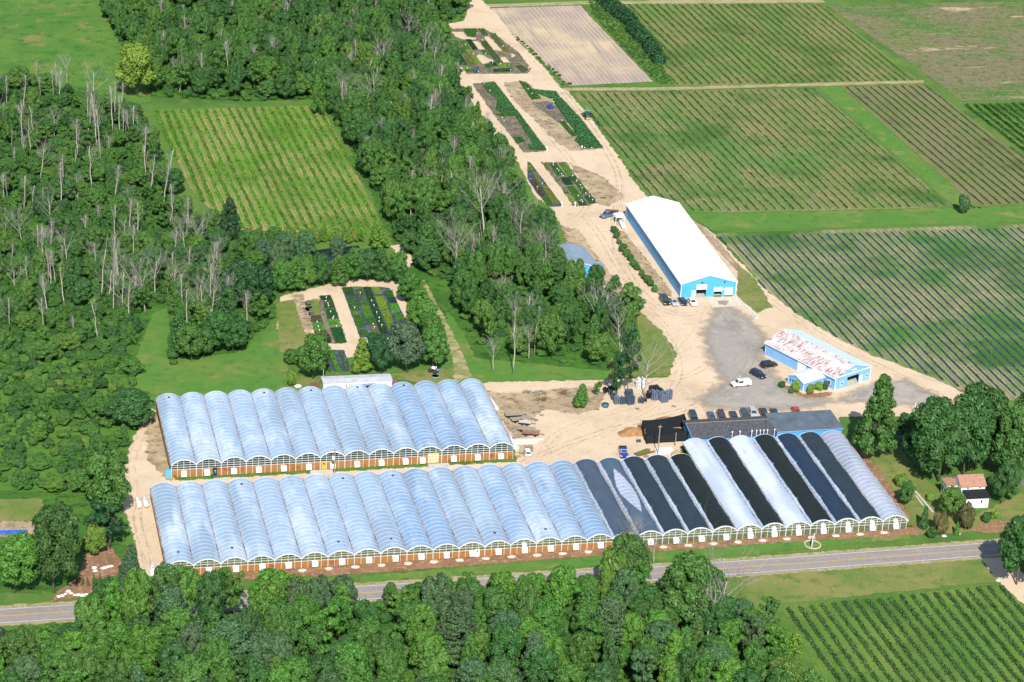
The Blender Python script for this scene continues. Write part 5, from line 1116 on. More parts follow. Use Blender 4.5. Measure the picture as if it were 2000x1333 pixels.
# leafless trees read off the photograph
BT = [(zm(0, 0, 4, [(440,700),(525,670),(470,720),(285,600),(320,780),(760,1150),(880,1030),(945,850),(1075,1080),(740,1050),(800,1330),(1100,360),(1355,600),(1260,160),(900,220),(1575,480),(1710,300),(1740,440),(1490,710),(1185,1080),(590,1320),(90,1160),(1040,1110),(1010,1100),(985,1080),(960,1100),(700,900),(170,1200),(1580,160),(1060,740)]),
       [480,420,560,470,580,700,650,640,880,760,1100,180,440,0,80,280,200,330,550,1000,1150,1000,800,850,900,840,640,1020,20,560], [1,1,0,0,0,0,0,0,0,0,0,1,1,0,1,1,1,1,0,0,0,0,0,0,0,0,0,0,0,0]),
      (zm(500, 0, 4, [(240,210),(340,280),(700,340),(770,220),(985,640),(940,600),(1105,470),(1360,640),(1310,500),(1215,200),(1290,190),(1270,600),(425,480),(105,460),(1455,900),(1625,1040),(1400,980),(1355,930),(1075,790),(1530,1330),(1330,1320),(1440,1320),(1230,1330),(1210,750),(530,510),(885,80),(1130,110),(820,290),(450,170),(520,60),(660,150),(1010,300),(1690,1050),(945,1100)]),
       [0,140,220,40,280,340,230,300,200,50,60,400,380,270,640,780,680,640,640,1130,1150,1130,1180,640,400,-30,-20,150,40,-80,60,180,960,960], [0,0,1,1,1,0,1,1,1,1,1,0,0,1,0,1,0,0,1,1,1,1,1,0,0,1,1,0,1,1,0,0,0,1]),
      (zm(0, 333, 4, [(118,1000),(245,350),(605,200),(300,710),(330,810),(405,950),(525,790),(825,640),(895,550),(990,580),(930,920),(835,1100),(945,1150),(1135,1110),(1205,1000),(1360,1010),(1450,660),(1585,570),(1695,750),(1475,870),(1605,1215),(1330,430),(765,1330),(885,1160),(690,720),(480,830),(440,910),(1050,1090),(790,1000),(1935,620),(55,250),(180,320),(375,900),(275,920),(610,420),(1175,210),(1275,120),(50,560),(95,740),(1310,970),(1040,1080),(1640,1180),(1570,1180),(590,1330),(575,1330)]),
       [700,90,20,400,430,650,430,490,260,380,500,700,1000,640,600,700,350,380,500,580,820,180,1000,800,540,560,600,800,600,440,60,200,780,740,160,20,20,370,560,820,1000,760,900,1120,1180], [1,0,1,0,0,0,1,0,1,1,0,1,1,1,1,1,1,0,1,0,1,0,0,0,1,0,0,0,0,0,0,0,0,0,0,0,0,1,0,1,0,1,1,0,0]),
      (zm(500, 333, 4, [(1095,110),(1345,270),(1240,80),(1660,280),(1785,600),(1815,400),(1930,450),(1555,840),(1575,830),(1700,740),(1850,720),(1925,1120),(1740,690),(1765,560),(1415,800),(1380,270),(1990,560)]),
       [-60,-40,-60,60,0,130,70,440,380,470,400,820,480,380,700,150,340], [1,1,1,1,1,0,1,1,1,1,0,1,0,0,0,0,1]),
      (zm(1000, 333, 4, [(130,1330),(20,1300),(60,580),(185,740),(260,760),(475,1000),(540,950),(660,1320),(770,1060),(840,1400),(20,560),(230,900),(700,1250),(175,1330)]),
       [960,980,230,400,470,840,850,880,960,1060,250,640,900,1040], [1,1,1,1,1,1,0,1,0,1,1,1,1,0]),
      (zm(1000, 666, 3.992, [(10,250),(130,150),(1040,440),(845,210),(175,100),(195,100),(-150, 240)]), [-150,-160,-80,-110,-60,-90,-40], [1,1,1,1,0,0,1]),
      (zm(1000, 1000, 4, [(1100,410),(1540,1000),(1440,1060),(1590,900),(1510,1050),(910,330),(940,330),(1480,980),(1900,1050)]), [150,700,800,300,560,40,60,520,760], [1,1,0,1,1,1,1,0,1]),
      (zm(0, 1000, 4, [(1050,720),(470,1230),(870,240)]), [430,980,10], [1,1,1])]
zn = {0: 'at the top left, between meadow and field', 1: 'in the wood left of the farthest nursery plots', 2: 'in the half-dead wood on the left', 3: 'in the belt of wood beside the blue shed', 4: 'between the blue shed and the sandy yard', 5: 'near the black pots and the lawn', 6: 'at the right end of the foreground wood', 7: 'near the lower left road bend'}
offs = [(0, 0, 4), (500, 0, 4), (0, 333, 4), (500, 333, 4), (1000, 333, 4), (1000, 666, 3.992), (1000, 1000, 4), (0, 1000, 4)]
for zi, (pts, tops, sp) in enumerate(BT):
    for (px, py), tv, s in zip(pts, tops, sp):
        tp = offs[zi][1]+tv/offs[zi][2]; x, y = g2(px, py); h = max(5, H((px, py), tp)); kind = ('spread' if s else ('bare' if rng.uniform() < .8 else 'snag'))
        lab = {'spread': 'wide-branched leafless grey tree', 'bare': 'slender leafless grey tree', 'snag': 'bare grey snag with few limbs'}[kind]+' '+zn[zi]
        tree(x, y, h, 0, kind, 'd', lab, group=lab)
for (poly, n, lab, sdn) in ((WOODS[0][0], 70, 'leafless tree standing in the wood beyond the walled-in field', 21), (WOODS[1][0], 36, 'leafless tree standing in the belt of wood beside the dirt track', 22), (WOODS[3][0], 80, 'leafless tree standing in the half-dead wood on the left', 23), ([(540, 1330), (1500, 1200), (1500, 1330), (700, 1420)], 0, '', 24)):
    for x, y in fill(poly, 7.5, sdn, n) if n else []:
        tree(x, y, rng.uniform(10, 16), 0, rng.choice(['bare', 'spread', 'snag'], p=[.62, .20, .18]), 'd', lab, group=lab)
# leafy trees: the three hundred nearest are things, the farther ones one mass of wood
cand.sort(key=lambda t: t[0]*.97-0*t[1])
GAP = 300-sum(1 for o in COL.objects if o.name.startswith('leafy_tree'))
cand = [c for c in cand]
for i, (y, x, h, rad, kind, c, where, sdn) in enumerate(cand[:GAP]):
    kd = {'round': 'broad', 'tall': 'pointed', 'open': 'thin-crowned', 'bush': 'low bushy'}[kind]
    tree(x, y, h, rad, kind, c, f'{kd} {CN[c]} tree {where}', group=f'{kd} {CN[c]} trees {where}', name='leafy_tree', cat='tree')
def scatter(name, pts, sources, label, cat):
    """one stuff object: copies of the sources stood on the points by geometry nodes"""
    me = bpy.data.meshes.new(name); me.from_pydata([(p[0], p[1], 0) for p in pts], [], []); me.update()
    for nm, i in (('rot', 4), ('idx', 5)): me.attributes.new(nm, 'FLOAT' if nm == 'rot' else 'INT', 'POINT').data.foreach_set('value', [p[i] for p in pts])
    a = me.attributes.new('scl', 'FLOAT_VECTOR', 'POINT'); a.data.foreach_set('vector', [q for p in pts for q in (p[3], p[3], p[2])])
    o = bpy.data.objects.new(name, me); COL.objects.link(o); tag(o, label, cat, None, 'stuff')
    cl = bpy.data.collections.new(name+'_kinds')
    for j, (tr, cr) in enumerate(sources):
        bm = bmesh.new(); bm.from_mesh(cr); n0 = len(bm.faces); bm.from_mesh(tr); bm.faces.ensure_lookup_table()
        for f in bm.faces[n0:]: f.material_index = 1
        m2 = bpy.data.meshes.new('k'); bm.to_mesh(m2); bm.free(); m2.materials.clear(); m2.materials.append(M['leaf_wild']); m2.materials.append(M['bark'])
        cl.objects.link(bpy.data.objects.new(f'{name}_{j:02d}', m2))
    g = bpy.data.node_groups.new(name, 'GeometryNodeTree'); g.interface.new_socket('Geometry', in_out='INPUT', socket_type='NodeSocketGeometry'); g.interface.new_socket('Geometry', in_out='OUTPUT', socket_type='NodeSocketGeometry')
    gi, go = g.nodes.new('NodeGroupInput'), g.nodes.new('NodeGroupOutput'); ip = g.nodes.new('GeometryNodeInstanceOnPoints'); ci = g.nodes.new('GeometryNodeCollectionInfo')
    ci.inputs['Collection'].default_value = cl; ci.inputs['Separate Children'].default_value = True; ci.inputs['Reset Children'].default_value = True
    def at(nm, ty):
        n = g.nodes.new('GeometryNodeInputNamedAttribute'); n.data_type = ty; n.inputs['Name'].default_value = nm; return n.outputs[0]
    cx = g.nodes.new('ShaderNodeCombineXYZ'); g.links.new(at('rot', 'FLOAT'), cx.inputs[2])
    g.links.new(gi.outputs[0], ip.inputs['Points']); g.links.new(ci.outputs[0], ip.inputs['Instance']); ip.inputs['Pick Instance'].default_value = True
    g.links.new(at('idx', 'INT'), ip.inputs['Instance Index']); g.links.new(cx.outputs[0], ip.inputs['Rotation']); g.links.new(at('scl', 'FLOAT_VECTOR'), ip.inputs['Scale'])
    g.links.new(ip.outputs[0], go.inputs[0]); md = o.modifiers.new('scatter', 'NODES'); md.node_group = g; return o
far = cand[GAP:]
src = [VAR['round', i] for i in range(5)]+[VAR['tall', i] for i in range(3)]+[VAR['open', i] for i in range(2)]
if far:
    kidx = {'round': (0, 5), 'tall': (5, 3), 'open': (8, 2), 'bush': (0, 5)}
    scatter('distant_woodland', [(x, y, h/ASP[k if k != 'bush' else 'round'], rad, rng.uniform(0, 6.28), kidx[k][0]+int(rng.integers(kidx[k][1]))) for y, x, h, rad, k, c, w, s in far], src,
            'dense mixed woodland running back behind the nearer trees to the top of the view', 'woodland')
ug = []
for poly, gap, sdn in ((WOODS[0][0], 3.0, 31), (WOODS[1][0], 2.7, 32), (WOODS[3][0], 2.7, 33), (WOODS[4][0], 3.1, 34), (WF, 3.0, 35), (WOODS[2][0], 4.6, 36)):
    ug += [(x, y, rng.uniform(.8, 2.4), rng.uniform(1.2, 2.2), rng.uniform(0, 6.28), int(rng.integers(3))) for x, y in fill(poly, gap, sdn)]
scatter('undergrowth', ug, [VAR['bush', i] for i in range(3)], 'tangled green undergrowth and brambles filling the ground under the trees', 'undergrowth')
# weeds on the strip between hedge and raked field and along the yard edges
wd = [(x, y, rng.uniform(.3, .9), rng.uniform(.5, 1.1), rng.uniform(0, 6.28), int(rng.integers(3))) for x, y in
      fill([(1150, 0), (1172, 0), (1292, 130), (1315, 165), (1285, 165), (1160, 35)], 1.6, 41)+fill([(1100, 170), (1115, 166), (1010, 72), (1004, 78)], 2.2, 42)+fill([(1205, 452), (1220, 456), (1310, 572), (1300, 580), (1240, 520)], 2.0, 43)
      +fill([(1040, 760), (1170, 752), (1180, 790), (1110, 805), (1060, 790)], 2.4, 44)+fill([(860, 40), (915, 30), (925, 50), (870, 55)], 2.0, 45)]
scatter('weeds', wd, [VAR['bush', i] for i in range(3)], 'low green weeds along the hedge, track edges and rough ground', 'weeds')
print('trees', len(cand), 'leafy individuals', GAP, 'undergrowth', len(ug))
# ------------------------------------------------------------------ vehicles
PAINT = {}
def paint(n, c):
    if n not in PAINT: PAINT[n] = plain(n+'_car_paint', c, .28, .6, .04, .5, **{'Coat Weight': .5})
    return PAINT[n]
def vehicle(kind, base, front, pn, col, label, name='parked_car', cat='car'):
    """base: photo point under the middle; front: photo point its nose points to (both on the ground)"""
    x, y = g2(*base); fx, fy = g2(*front); ang = math.atan2(fy-y, fx-x); root = empty(name, (x, y, .07), ang); tag(root, label, cat); pm = paint(pn, col)
    Ln, Wd = {'sedan': (4.7, 1.8), 'suv': (4.8, 1.9), 'pickup': (5.5, 2.0), 'cap': (5.5, 2.0), 'van': (5.0, 2.0)}[kind]; h = Ln/2; w = Wd/2
    b = MB(); belt = {'sedan': .92, 'suv': 1.08}.get(kind, 1.12)
    b.profile([(-h, .35), (h-.1, .32), (h, .55), (h-.05, belt-.22), (h-.35, belt-.12), (.28*Ln*.9, belt), (-h+.05, belt), (-h-.02, belt-.2)], -w, w)
    link('body', b.mesh('body', bevel=.09), pm, root)
    if kind in ('pickup', 'cap'): c0, c1, r0, r1, top = -.35, 1.55, -.15, .95, 1.85
    elif kind == 'sedan': c0, c1, r0, r1, top = -1.95, 1.25, -1.15, .45, 1.42
    elif kind == 'suv': c0, c1, r0, r1, top = -2.3, 1.3, -2.05, .55, 1.76
    else: c0, c1, r0, r1, top = -2.4, 1.7, -2.25, .9, 1.9
    wi, wr = w-.06, w-.24; b = MB()
    b.add([(c0, -wi, belt-.02), (c1, -wi, belt-.02), (c1, wi, belt-.02), (c0, wi, belt-.02), (r0, -wr, top), (r1, -wr, top), (r1, wr, top), (r0, wr, top)],
          [(0, 3, 2, 1), (4, 5, 6, 7), (0, 1, 5, 4), (1, 2, 6, 5), (2, 3, 7, 6), (3, 0, 4, 7)]); link('cabin', b.mesh('cabin', bevel=.05), pm, root)
    def pane(q, nm):
        q = [Vector(v) for v in q]; n = (q[1]-q[0]).cross(q[3]-q[0]).normalized(); cc = sum(q, Vector())/4; q = [cc+(v-cc)*.84 for v in q]
        if n.dot(cc-Vector(((c0+c1)/2, 0, belt))) < 0: n = -n
        b = MB(); b.add([v+n*.012 for v in q]+[v+n*.03 for v in q], [(4, 5, 6, 7), (3, 2, 1, 0), (0, 1, 5, 4), (1, 2, 6, 5), (2, 3, 7, 6), (3, 0, 4, 7)]); link(nm, b.mesh(nm), M['darkglass'], root)
    z0, z1 = belt+.02, top-.03
    pane([(c1, -wi, z0), (c1, wi, z0), (r1, wr, z1), (r1, -wr, z1)], 'windscreen'); pane([(c0, wi, z0), (c0, -wi, z0), (r0, -wr, z1), (r0, wr, z1)], 'rear_window')
    for s in (-1, 1):
        if kind in ('pickup', 'cap'): pane([(c0, s*wi, z0), (c1, s*wi, z0), (r1, s*wr, z1), (r0, s*wr, z1)], 'side_window')
        else:
            mx, mr = (c0+c1)/2, (r0+r1)/2
            pane([(c0+.1, s*wi, z0), (mx, s*wi, z0), (mr, s*wr, z1), (r0, s*wr, z1)], 'side_window'); pane([(mx, s*wi, z0), (c1, s*wi, z0), (r1, s*wr, z1), (mr, s*wr, z1)], 'side_window')
        for u in (h*.60, -h*.60):
            b = MB(); b.tube([(u, s*(w-.2), .34), (u, s*(w+.02), .34)], [.34, .34], 14); wh = link('wheel', b.mesh('wheel'), M['tyre'], root)
            b = MB(); b.tube([(u, s*(w+.0), .34), (u, s*(w+.035), .34)], [.2, .2], 10); link('rim', b.mesh('rim'), M['chrome'], wh)
        b = MB(); b.box(h-.10, h-.01, s*w*.75-.18, s*w*.75+.18, belt-.42, belt-.26); link('headlight', b.mesh('headlight'), M['lens'], root)
        b = MB(); b.box(-h-.03, -h+.05, s*w*.85-.11, s*w*.85+.11, belt-.38, belt-.1); link('taillight', b.mesh('taillight'), M['redlens'], root)
    b = MB(); b.box(h-.03, h+.05, -w*.9, w*.9, .38, .58); link('bumper', b.mesh('bumper'), M['black'] if kind in ('pickup', 'cap') else pm, root)
    if kind == 'pickup': b = MB(); b.box(-h+.15, c0-.1, -w+.16, w-.16, belt-.015, belt+.012); link('cargo_bed', b.mesh('cargo_bed'), M['black'], root)
    if kind == 'cap':
        b = MB(); b.add([(-h+.1, -w+.06, belt-.01), (c0-.08, -w+.06, belt-.01), (c0-.08, w-.06, belt-.01), (-h+.1, w-.06, belt-.01), (-h+.2, -w+.2, 1.72), (c0-.1, -w+.2, 1.72), (c0-.1, w-.2, 1.72), (-h+.2, w-.2, 1.72)],
                      [(0, 3, 2, 1), (4, 5, 6, 7), (0, 1, 5, 4), (1, 2, 6, 5), (2, 3, 7, 6), (3, 0, 4, 7)]); link('bed_cap', b.mesh('bed_cap', bevel=.05), pm, root)
    return root
V = vehicle
V('cap', (1447, 754), (1420, 757), 'white', (.75, .75, .73), 'white pickup with a capped bed driving on the grey gravel lot', 'pickup_truck', 'pickup')
V('suv', (1480, 736), (1500, 746), 'navy', (.012, .018, .045), 'dark navy suv on the gravel, nose towards the workshop wing')
V('suv', (1501, 717), (1520, 714), 'black', (.012, .010, .014), 'black suv on the sand against the pale blue workshop wall')
V('van', (1298, 592), (1306, 602), 'darkgreen', (.012, .025, .025), 'dark van, leftmost of the four cars at the blue barn')
V('sedan', (1315, 594), (1323, 604), 'silver', (.42, .43, .44), 'silver car between the dark van and the dark blue car')
V('sedan', (1333, 593), (1340, 603), 'darkblue', (.015, .03, .07), 'dark blue car third in the line at the blue barn')
V('sedan', (1351, 594), (1359, 603), 'white', (.75, .75, .73), 'white car at the right end of the line at the blue barn')
V('pickup', (1187, 424), (1176, 427), 'steel', (.10, .16, .26), 'blue pickup parked by the white canopy', 'pickup_truck', 'pickup')
V('pickup', (1217.5, 888), (1220, 900), 'blue', (.015, .05, .32), 'bright blue pickup in front of the black shade bays', 'pickup_truck', 'pickup')
V('suv', (1353.5, 819), (1359, 831), 'darkgreen', (.012, .025, .025), 'dark green car parked first behind the brown shingle roof')
V('sedan', (1389, 818), (1394, 830), 'slate', (.06, .10, .17), 'slate blue car second in the line behind the packing shed')
V('suv', (1408.5, 818), (1414, 830), 'maroon', (.06, .018, .02), 'dark maroon suv third in the line behind the packing shed')
V('sedan', (1432.5, 817), (1438, 829), 'darkblue', (.015, .03, .07), 'dark blue car fourth in the line behind the packing shed')
V('suv', (1454, 815), (1459, 827), 'greygreen', (.04, .06, .07), 'grey-green suv fifth in the line behind the packing shed')
V('suv', (1470, 812), (1476, 824), 'silver', (.42, .43, .44), 'silver suv sixth in the line behind the packing shed')
V('sedan', (1491, 811), (1497, 823), 'plum', (.035, .015, .03), 'plum coloured car seventh in the line behind the packing shed')
V('sedan', (1512, 812), (1516, 822), 'charcoal', (.02, .025, .03), 'charcoal car whose roof shows above the flat grey roof')
V('sedan', (1554.5, 808), (1561, 820), 'red', (.55, .02, .02), 'red car with a dark soft top behind the flat grey roof')
V('van', (1030, 889), (1027, 878), 'white', (.75, .75, .73), 'white utility cart standing on the sand by the greenhouse corner', 'utility_cart', 'cart').scale = (.62, .8, .8)
# green tractor on the dirt track
x, y = g2(1146, 231); fx, fy = g2(1152, 240); root = empty('tractor', (x, y, .06), math.atan2(fy-y, fx-x)); tag(root, 'green tractor towing a dark implement down the dirt track', 'tractor')
gp = paint('tractor_green', (.02, .17, .10)); b = MB(); b.box(-.3, 2.1, -.42, .42, .8, 1.5); link('bonnet', b.mesh('bonnet', bevel=.12), gp, root)
b = MB(); b.box(-1.3, -.2, -.6, .6, .9, 1.2); link('chassis', b.mesh('chassis', bevel=.05), gp, root)
b = MB(); b.add([(-1.3, -.62, 1.2), (-.1, -.62, 1.2), (-.1, .62, 1.2), (-1.3, .62, 1.2), (-1.2, -.55, 2.35), (-.25, -.55, 2.35), (-.25, .55, 2.35), (-1.2, .55, 2.35)], [(0, 3, 2, 1), (4, 5, 6, 7), (0, 1, 5, 4), (1, 2, 6, 5), (2, 3, 7, 6), (3, 0, 4, 7)]); link('cab', b.mesh('cab', bevel=.04), M['darkglass'], root)
b = MB(); b.box(-1.4, -.1, -.72, .72, 2.36, 2.5); link('cab_roof', b.mesh('cab_roof', bevel=.05), paint('teal', (.05, .36, .27)), root)
for u, s, r_ in ((-.8, 1, .85), (-.8, -1, .85), (1.5, 1, .55), (1.5, -1, .55)):
    b = MB(); b.tube([(u, s*.75, r_), (u, s*1.15, r_)], [r_, r_], 18); wh = link('wheel', b.mesh('wheel'), M['tyre'], root); b = MB(); b.tube([(u, s*1.1, r_), (u, s*1.18, r_)], [r_*.5, r_*.5], 12); link('rim', b.mesh('rim'), M['yellow'], wh)
for s in (-1, 1): b = MB(); b.box(-1.45, -.2, s*.95-.25, s*.95+.25, 1.72, 1.8); link('fender', b.mesh('fender', bevel=.03), gp, root)
b = MB(); b.box(-3.4, -2.2, -1.3, 1.3, .35, .5); b.bar((-2.2, 0, .5), (-1.2, 0, .8), .12)
for i in range(6): b.bar((-3.2, -1.2+i*.48, .4), (-2.6, -1.2+i*.48, 1.0), .1)
link('implement', b.mesh('implement'), M['black'], root)
b = MB(); b.box(2.4, 2.7, -.9, .9, .35, .95); b.bar((1.2, -.5, .9), (2.45, -.5, .6), .12); b.bar((1.2, .5, .9), (2.45, .5, .6), .12); link('loader_bucket', b.mesh('loader_bucket'), paint('tan', (.35, .30, .22)), root)
# flatbed trailers left of the sand yard
for i, (a, b_, c, d, col, lab) in enumerate([((985, 806), (1018, 804.5), (1022, 808), (987, 811), 'wood', 'grey flatbed wagon, topmost of the five on the rough ground'),
        ((996, 816), (1031, 813), (1034, 815.5), (1000, 819), 'wood', 'long grey flatbed wagon second from the top of the five'),
        ((1015, 819), (1038, 821.5), (1039, 823.5), (1017, 824), 'concrete', 'short pale flatbed wagon tucked against the second one'),
        ((1012, 832), (1046, 835), (1048, 838), (1014, 837), 'wood', 'weathered flatbed wagon above the brown one'),
        ((1021, 840), (1054, 842.5), (1056, 847), (1022, 845.5), 'rustwood', 'reddish-brown flatbed wagon, lowest of the five')]):
    if col == 'rustwood' and col not in M: M[col] = plain('rusty_boards', (.33, .17, .10), .85, .2, .2, 1.5)
    A, B = G(*a, .85), G(*b_, .85); C = G(*d, .85); ang = math.atan2(B[1]-A[1], B[0]-A[0]); ln = np.hypot(*(B-A)[:2]); wd = max(1.9, np.hypot(*(C-A)[:2])*.9)
    root = empty('flatbed_wagon', (A[0], A[1], 0), ang); tag(root, lab, 'wagon'); bb = MB(); bb.box(0, ln, -wd, 0, .78, .9); link('deck', bb.mesh('deck'), M[col], root)
    bb = MB(); bb.box(.1, ln-.1, -wd+.1, -.1, .55, .77); bb.bar((ln, -wd/2, .6), (ln+1.3, -wd/2, .5), .1); link('frame', bb.mesh('frame'), M['black'], root)
    for u in (.9, ln-1.0):
        for yy in (-wd+.02, -.2): bb = MB(); bb.tube([(u, yy, .3), (u, yy+.18, .3)], [.3, .3], 12); link('wheel', bb.mesh('wheel'), M['tyre'], root)
# pallets and brush piles lying about the yard
pal = MB()
for i in range(6): pal.box(-.6, .6, -.5+i*.19, -.5+i*.19+.12, .10, .13)
for u in (-.5, 0, .42): pal.box(u, u+.08, -.5, .57, 0, .10)
pal_me = pal.mesh('pallet')
for i, (px, py, n, lab) in enumerate([(990, 828, 3, 'stack of pallets nearest the upper greenhouse corner'), (1004, 838, 2, 'low pallet stack left of the brown wagon'), (1058, 812, 1, 'single pallet on the sand right of the wagons'), (1046, 822, 2, 'two pallets on the sand right of the wagons'),
        (1334, 880, 2, 'pallets against the corner of the white bay'), (1262, 893, 2, 'pallets below the green planter bed'), (1150, 800, 1, 'single pallet beside the small bright tree'), (1245, 800, 1, 'single pallet in front of the pot yard'), (1316, 795, 1, 'single pallet right of the pot yard'), (1012, 893, 1, 'single pallet by the greenhouse door end')]):
    x, y = g2(px, py); root = None
    for q in range(n):
        o = bpy.data.objects.new('pallet', pal_me); COL.objects.link(o)
        if not pal_me.materials: pal_me.materials.append(M['wood'])
        o.location = (x, y, .06+q*.15); o.rotation_euler = (0, 0, i*.7+q*.05); tag(o, lab+(', top one' if q == n-1 and n > 1 else (', lower one' if n > 1 else '')), 'pallet', lab if n > 2 else None)
for i, (px, py, s_, lab) in enumerate([(1050, 772, 1.8, 'brush pile on the rough ground below the sandy track'), (1062, 782, 1.5, 'tangled stump pile on the rough ground'), (1030, 768, 1.3, 'small brush pile nearest the upper greenhouse'), (1100, 770, 1.6, 'brush pile right of the stump pile'), (1150, 785, 1.3, 'brush pile below the small bright tree'), (1176, 752, 1.2, 'brush pile at the left of the pot yard'), (1586, 812, 1.3, 'dry brush pile behind the flat grey roof')]):
    x, y = g2(px, py); r = np.random.default_rng(i+9); b = MB()
    for q in range(26):
        a = r.uniform(0, 6.28); p = np.array([r.normal(0, .5)*s_, r.normal(0, .4)*s_, r.uniform(.05, .5)*s_]); d = np.array([math.cos(a), math.sin(a), r.normal(0, .25)])*r.uniform(.5, 1.1)*s_; d[2] = max(d[2], -p[2]*.8); b.tube([p-d*.5+[0, 0, .1], p, p+d*.5+[0, 0, .1]], [.07, .06, .03], 4)
    o = link('brush_pile', b.mesh('brush_pile'), M['brownwood'] if i % 2 else M['twig']); o.location = (x, y, .05); tag(o, lab, 'brush pile')
# propane tanks
def tank(a, b_, label):
    A, B = G(*a, .9), G(*b_, .9); d = (B-A)/np.linalg.norm(B-A); root = empty('propane_tank', (A[0], A[1], 0)); tag(root, label, 'propane tank'); L_ = np.linalg.norm(B-A); b = MB()
    b.tube([(0, 0, .9)]+[tuple(d*t+[0, 0, .9]) for t in (.12, .35, L_-.35, L_-.12, L_)], [.12, .42, .55, .55, .42, .12], 14); link('vessel', b.mesh('vessel', True), M['white'], root)
    for t in (L_*.22, L_*.78): q = d*t; b = MB(); b.box(q[0]-.4, q[0]+.4, q[1]-.12, q[1]+.12, 0, .5); link('saddle', b.mesh('saddle'), M['concrete'], root)
    b = MB(); q = d*L_/2; b.tube([tuple(q+[0, 0, 1.43]), tuple(q+[0, 0, 1.65])], [.16, .16], 10); link('valve_hood', b.mesh('valve_hood'), M['chrome'], root)
tank((268, 973), (273, 990), 'white propane tank, left of the pair on the sandy strip'); tank((282, 972), (286.5, 989), 'white propane tank, right of the pair on the sandy strip')
tank((298, 1104), (298, 1124), 'white propane tank, left of the pair at the front corner of the lower greenhouse'); tank((310.5, 1103), (312.5, 1121), 'white propane tank, right of the pair at the front corner of the lower greenhouse')
# stacks of nursery pots under the thin dark trees
M['potblack'] = plain('black_pots', (.022, .026, .034), .45, .4, .25, 3); M['potgrey'] = plain('shrink_wrapped_pots', (.16, .21, .30), .4, .5, .3, 2.5); M['potblue'] = plain('blue_grey_pots', (.07, .11, .17), .5, .4, .3, 2.5)
for i, (px, py, w_, h_, m_, lab) in enumerate([(1187, 765, 2.2, 1.0, 'potblack', 'low heap of black pots left of the dark leaning tree'), (1197, 762, 1.8, 1.3, 'potblack', 'black pot heap behind the dark leaning tree'),
        (1192, 772, 1.2, 1.3, 'potgrey', 'grey-blue bundle of pots left of the thin dark trees'), (1197, 781, 1.1, 1.4, 'potblue', 'dark bundle of pots above the wrapped pallet'), (1204, 789, 1.3, 1.7, 'potgrey', 'wrapped pallet of pots left of the tree trunk'),
        (1215, 789, 1.3, 1.6, 'potblue', 'wrapped pallet of pots right of the first one'), (1228, 775, 2.0, 1.5, 'potblue', 'dark pot stack at the foot of the thin dark tree'), (1230, 789, 1.7, 2.0, 'potblue', 'tall dark pot stack in the middle of the pot yard'),
        (1252, 787, 1.6, 1.4, 'potblue', 'low dark pot stack left of the leafless tree'), (1259, 785, 1.2, 1.3, 'potblack', 'small black pot stack left of the leafless tree'), (1268, 778, 1.6, 2.6, 'potblack', 'tall black pot stack right of the leafless tree'),
        (1277, 781, 1.5, 2.3, 'potgrey', 'pale wrapped pot stack next to the tall black one'), (1284, 781, 1.2, 2.3, 'potgrey', 'pale wrapped pot stack in the middle of the right end'), (1296, 785, 2.0, 2.4, 'potgrey', 'widest pale wrapped pot stack'),
        (1306, 780, 1.5, 2.2, 'potgrey', 'pale wrapped pot stack at the far right of the pot yard'), (1279, 762, 2.4, 1.1, 'potblack', 'black pot heap behind the pale wrapped stacks'), (1288, 765, 1.8, 1.2, 'potblack', 'second black pot heap behind the pale wrapped stacks'),
        (1250, 757, 1.7, 2.2, 'white', 'tall white-topped bin left of the leafless tree')]):
    x, y = g2(px, py); r = np.random.default_rng(i+50); b = MB(); nc = max(2, int(w_/.42)); lay = max(2, int(h_/.32))
    for a in range(nc):
        for c in range(nc):
            hh = lay-(r.uniform() < .35) if m_ != 'potblack' else max(1, int(lay*r.uniform(.4, 1)))
            for q in range(hh):
                u, v, z = (a-(nc-1)/2)*.42+r.normal(0, .02), (c-(nc-1)/2)*.42+r.normal(0, .02), .05+q*h_/lay
                b.tube([(u, v, z), (u, v, z+h_/lay*.98)], [.15, .20], 7)
    o = link('pot_stack', b.mesh('pot_stack'), M[m_]); o.location = (x, y, .05); o.scale = (1.25, 1.25, 1.15); o.rotation_euler = (0, 0, r.uniform(-.3, .3)); tag(o, lab, 'pot stack')
x, y = g2(1182, 795); b = MB(); b.tube([(0, 0, 0), (0, 0, .8), (0, 0, .82), (0, 0, .5)], [.85, 1.0, .9, .85], 18); o = link('tub', b.mesh('tub', True), plain('teal_tub', (.04, .13, .15), .5, .4, .15)); o.location = (x, y, .05); tag(o, 'round teal tub alone on the sand below the pot yard', 'tub')
# mulch heaps and the black netting pen
def heap(px, py, rx, ry, h, mat, label, seed, name='mulch_heap'):
    r = np.random.default_rng(seed); n, m_ = 28, 12; V = [(0, 0, h)]; F = []
    for j in range(1, m_+1):
        t = j/m_
        for i in range(n):
            a = 2*math.pi*i/n; q = t*(1+.13*math.sin(3*a+seed)+.08*math.sin(5*a)); V.append((rx*q*math.cos(a), ry*q*math.sin(a), max(0, h*(1-t**1.7)+r.normal(0, .05)*h*(1-t))))
    for i in range(n): F.append((0, 1+i, 1+(i+1) % n))
    for j in range(m_-1):
        for i in range(n): a, c = 1+j*n+i, 1+j*n+(i+1) % n; F.append((a, a+n, c+n, c))
    me = bpy.data.meshes.new(name); me.from_pydata(V, [], F); me.update(); o = link(name, me, mat); x, y = g2(px, py); o.location = (x, y, .05); return tag(o, label, 'heap')
M['bark_mulch'] = ground('orange_mulch', (.36, .19, .085), [(.8, .45, .62, (.26, .13, .06)), (3.0, .55, .7, (.46, .28, .15))], bump=3.0, bd=.2)
heap(1237, 846, 4.3, 2.6, 1.3, M['bark_mulch'], 'orange-brown mulch heap left of the black netting', 3)
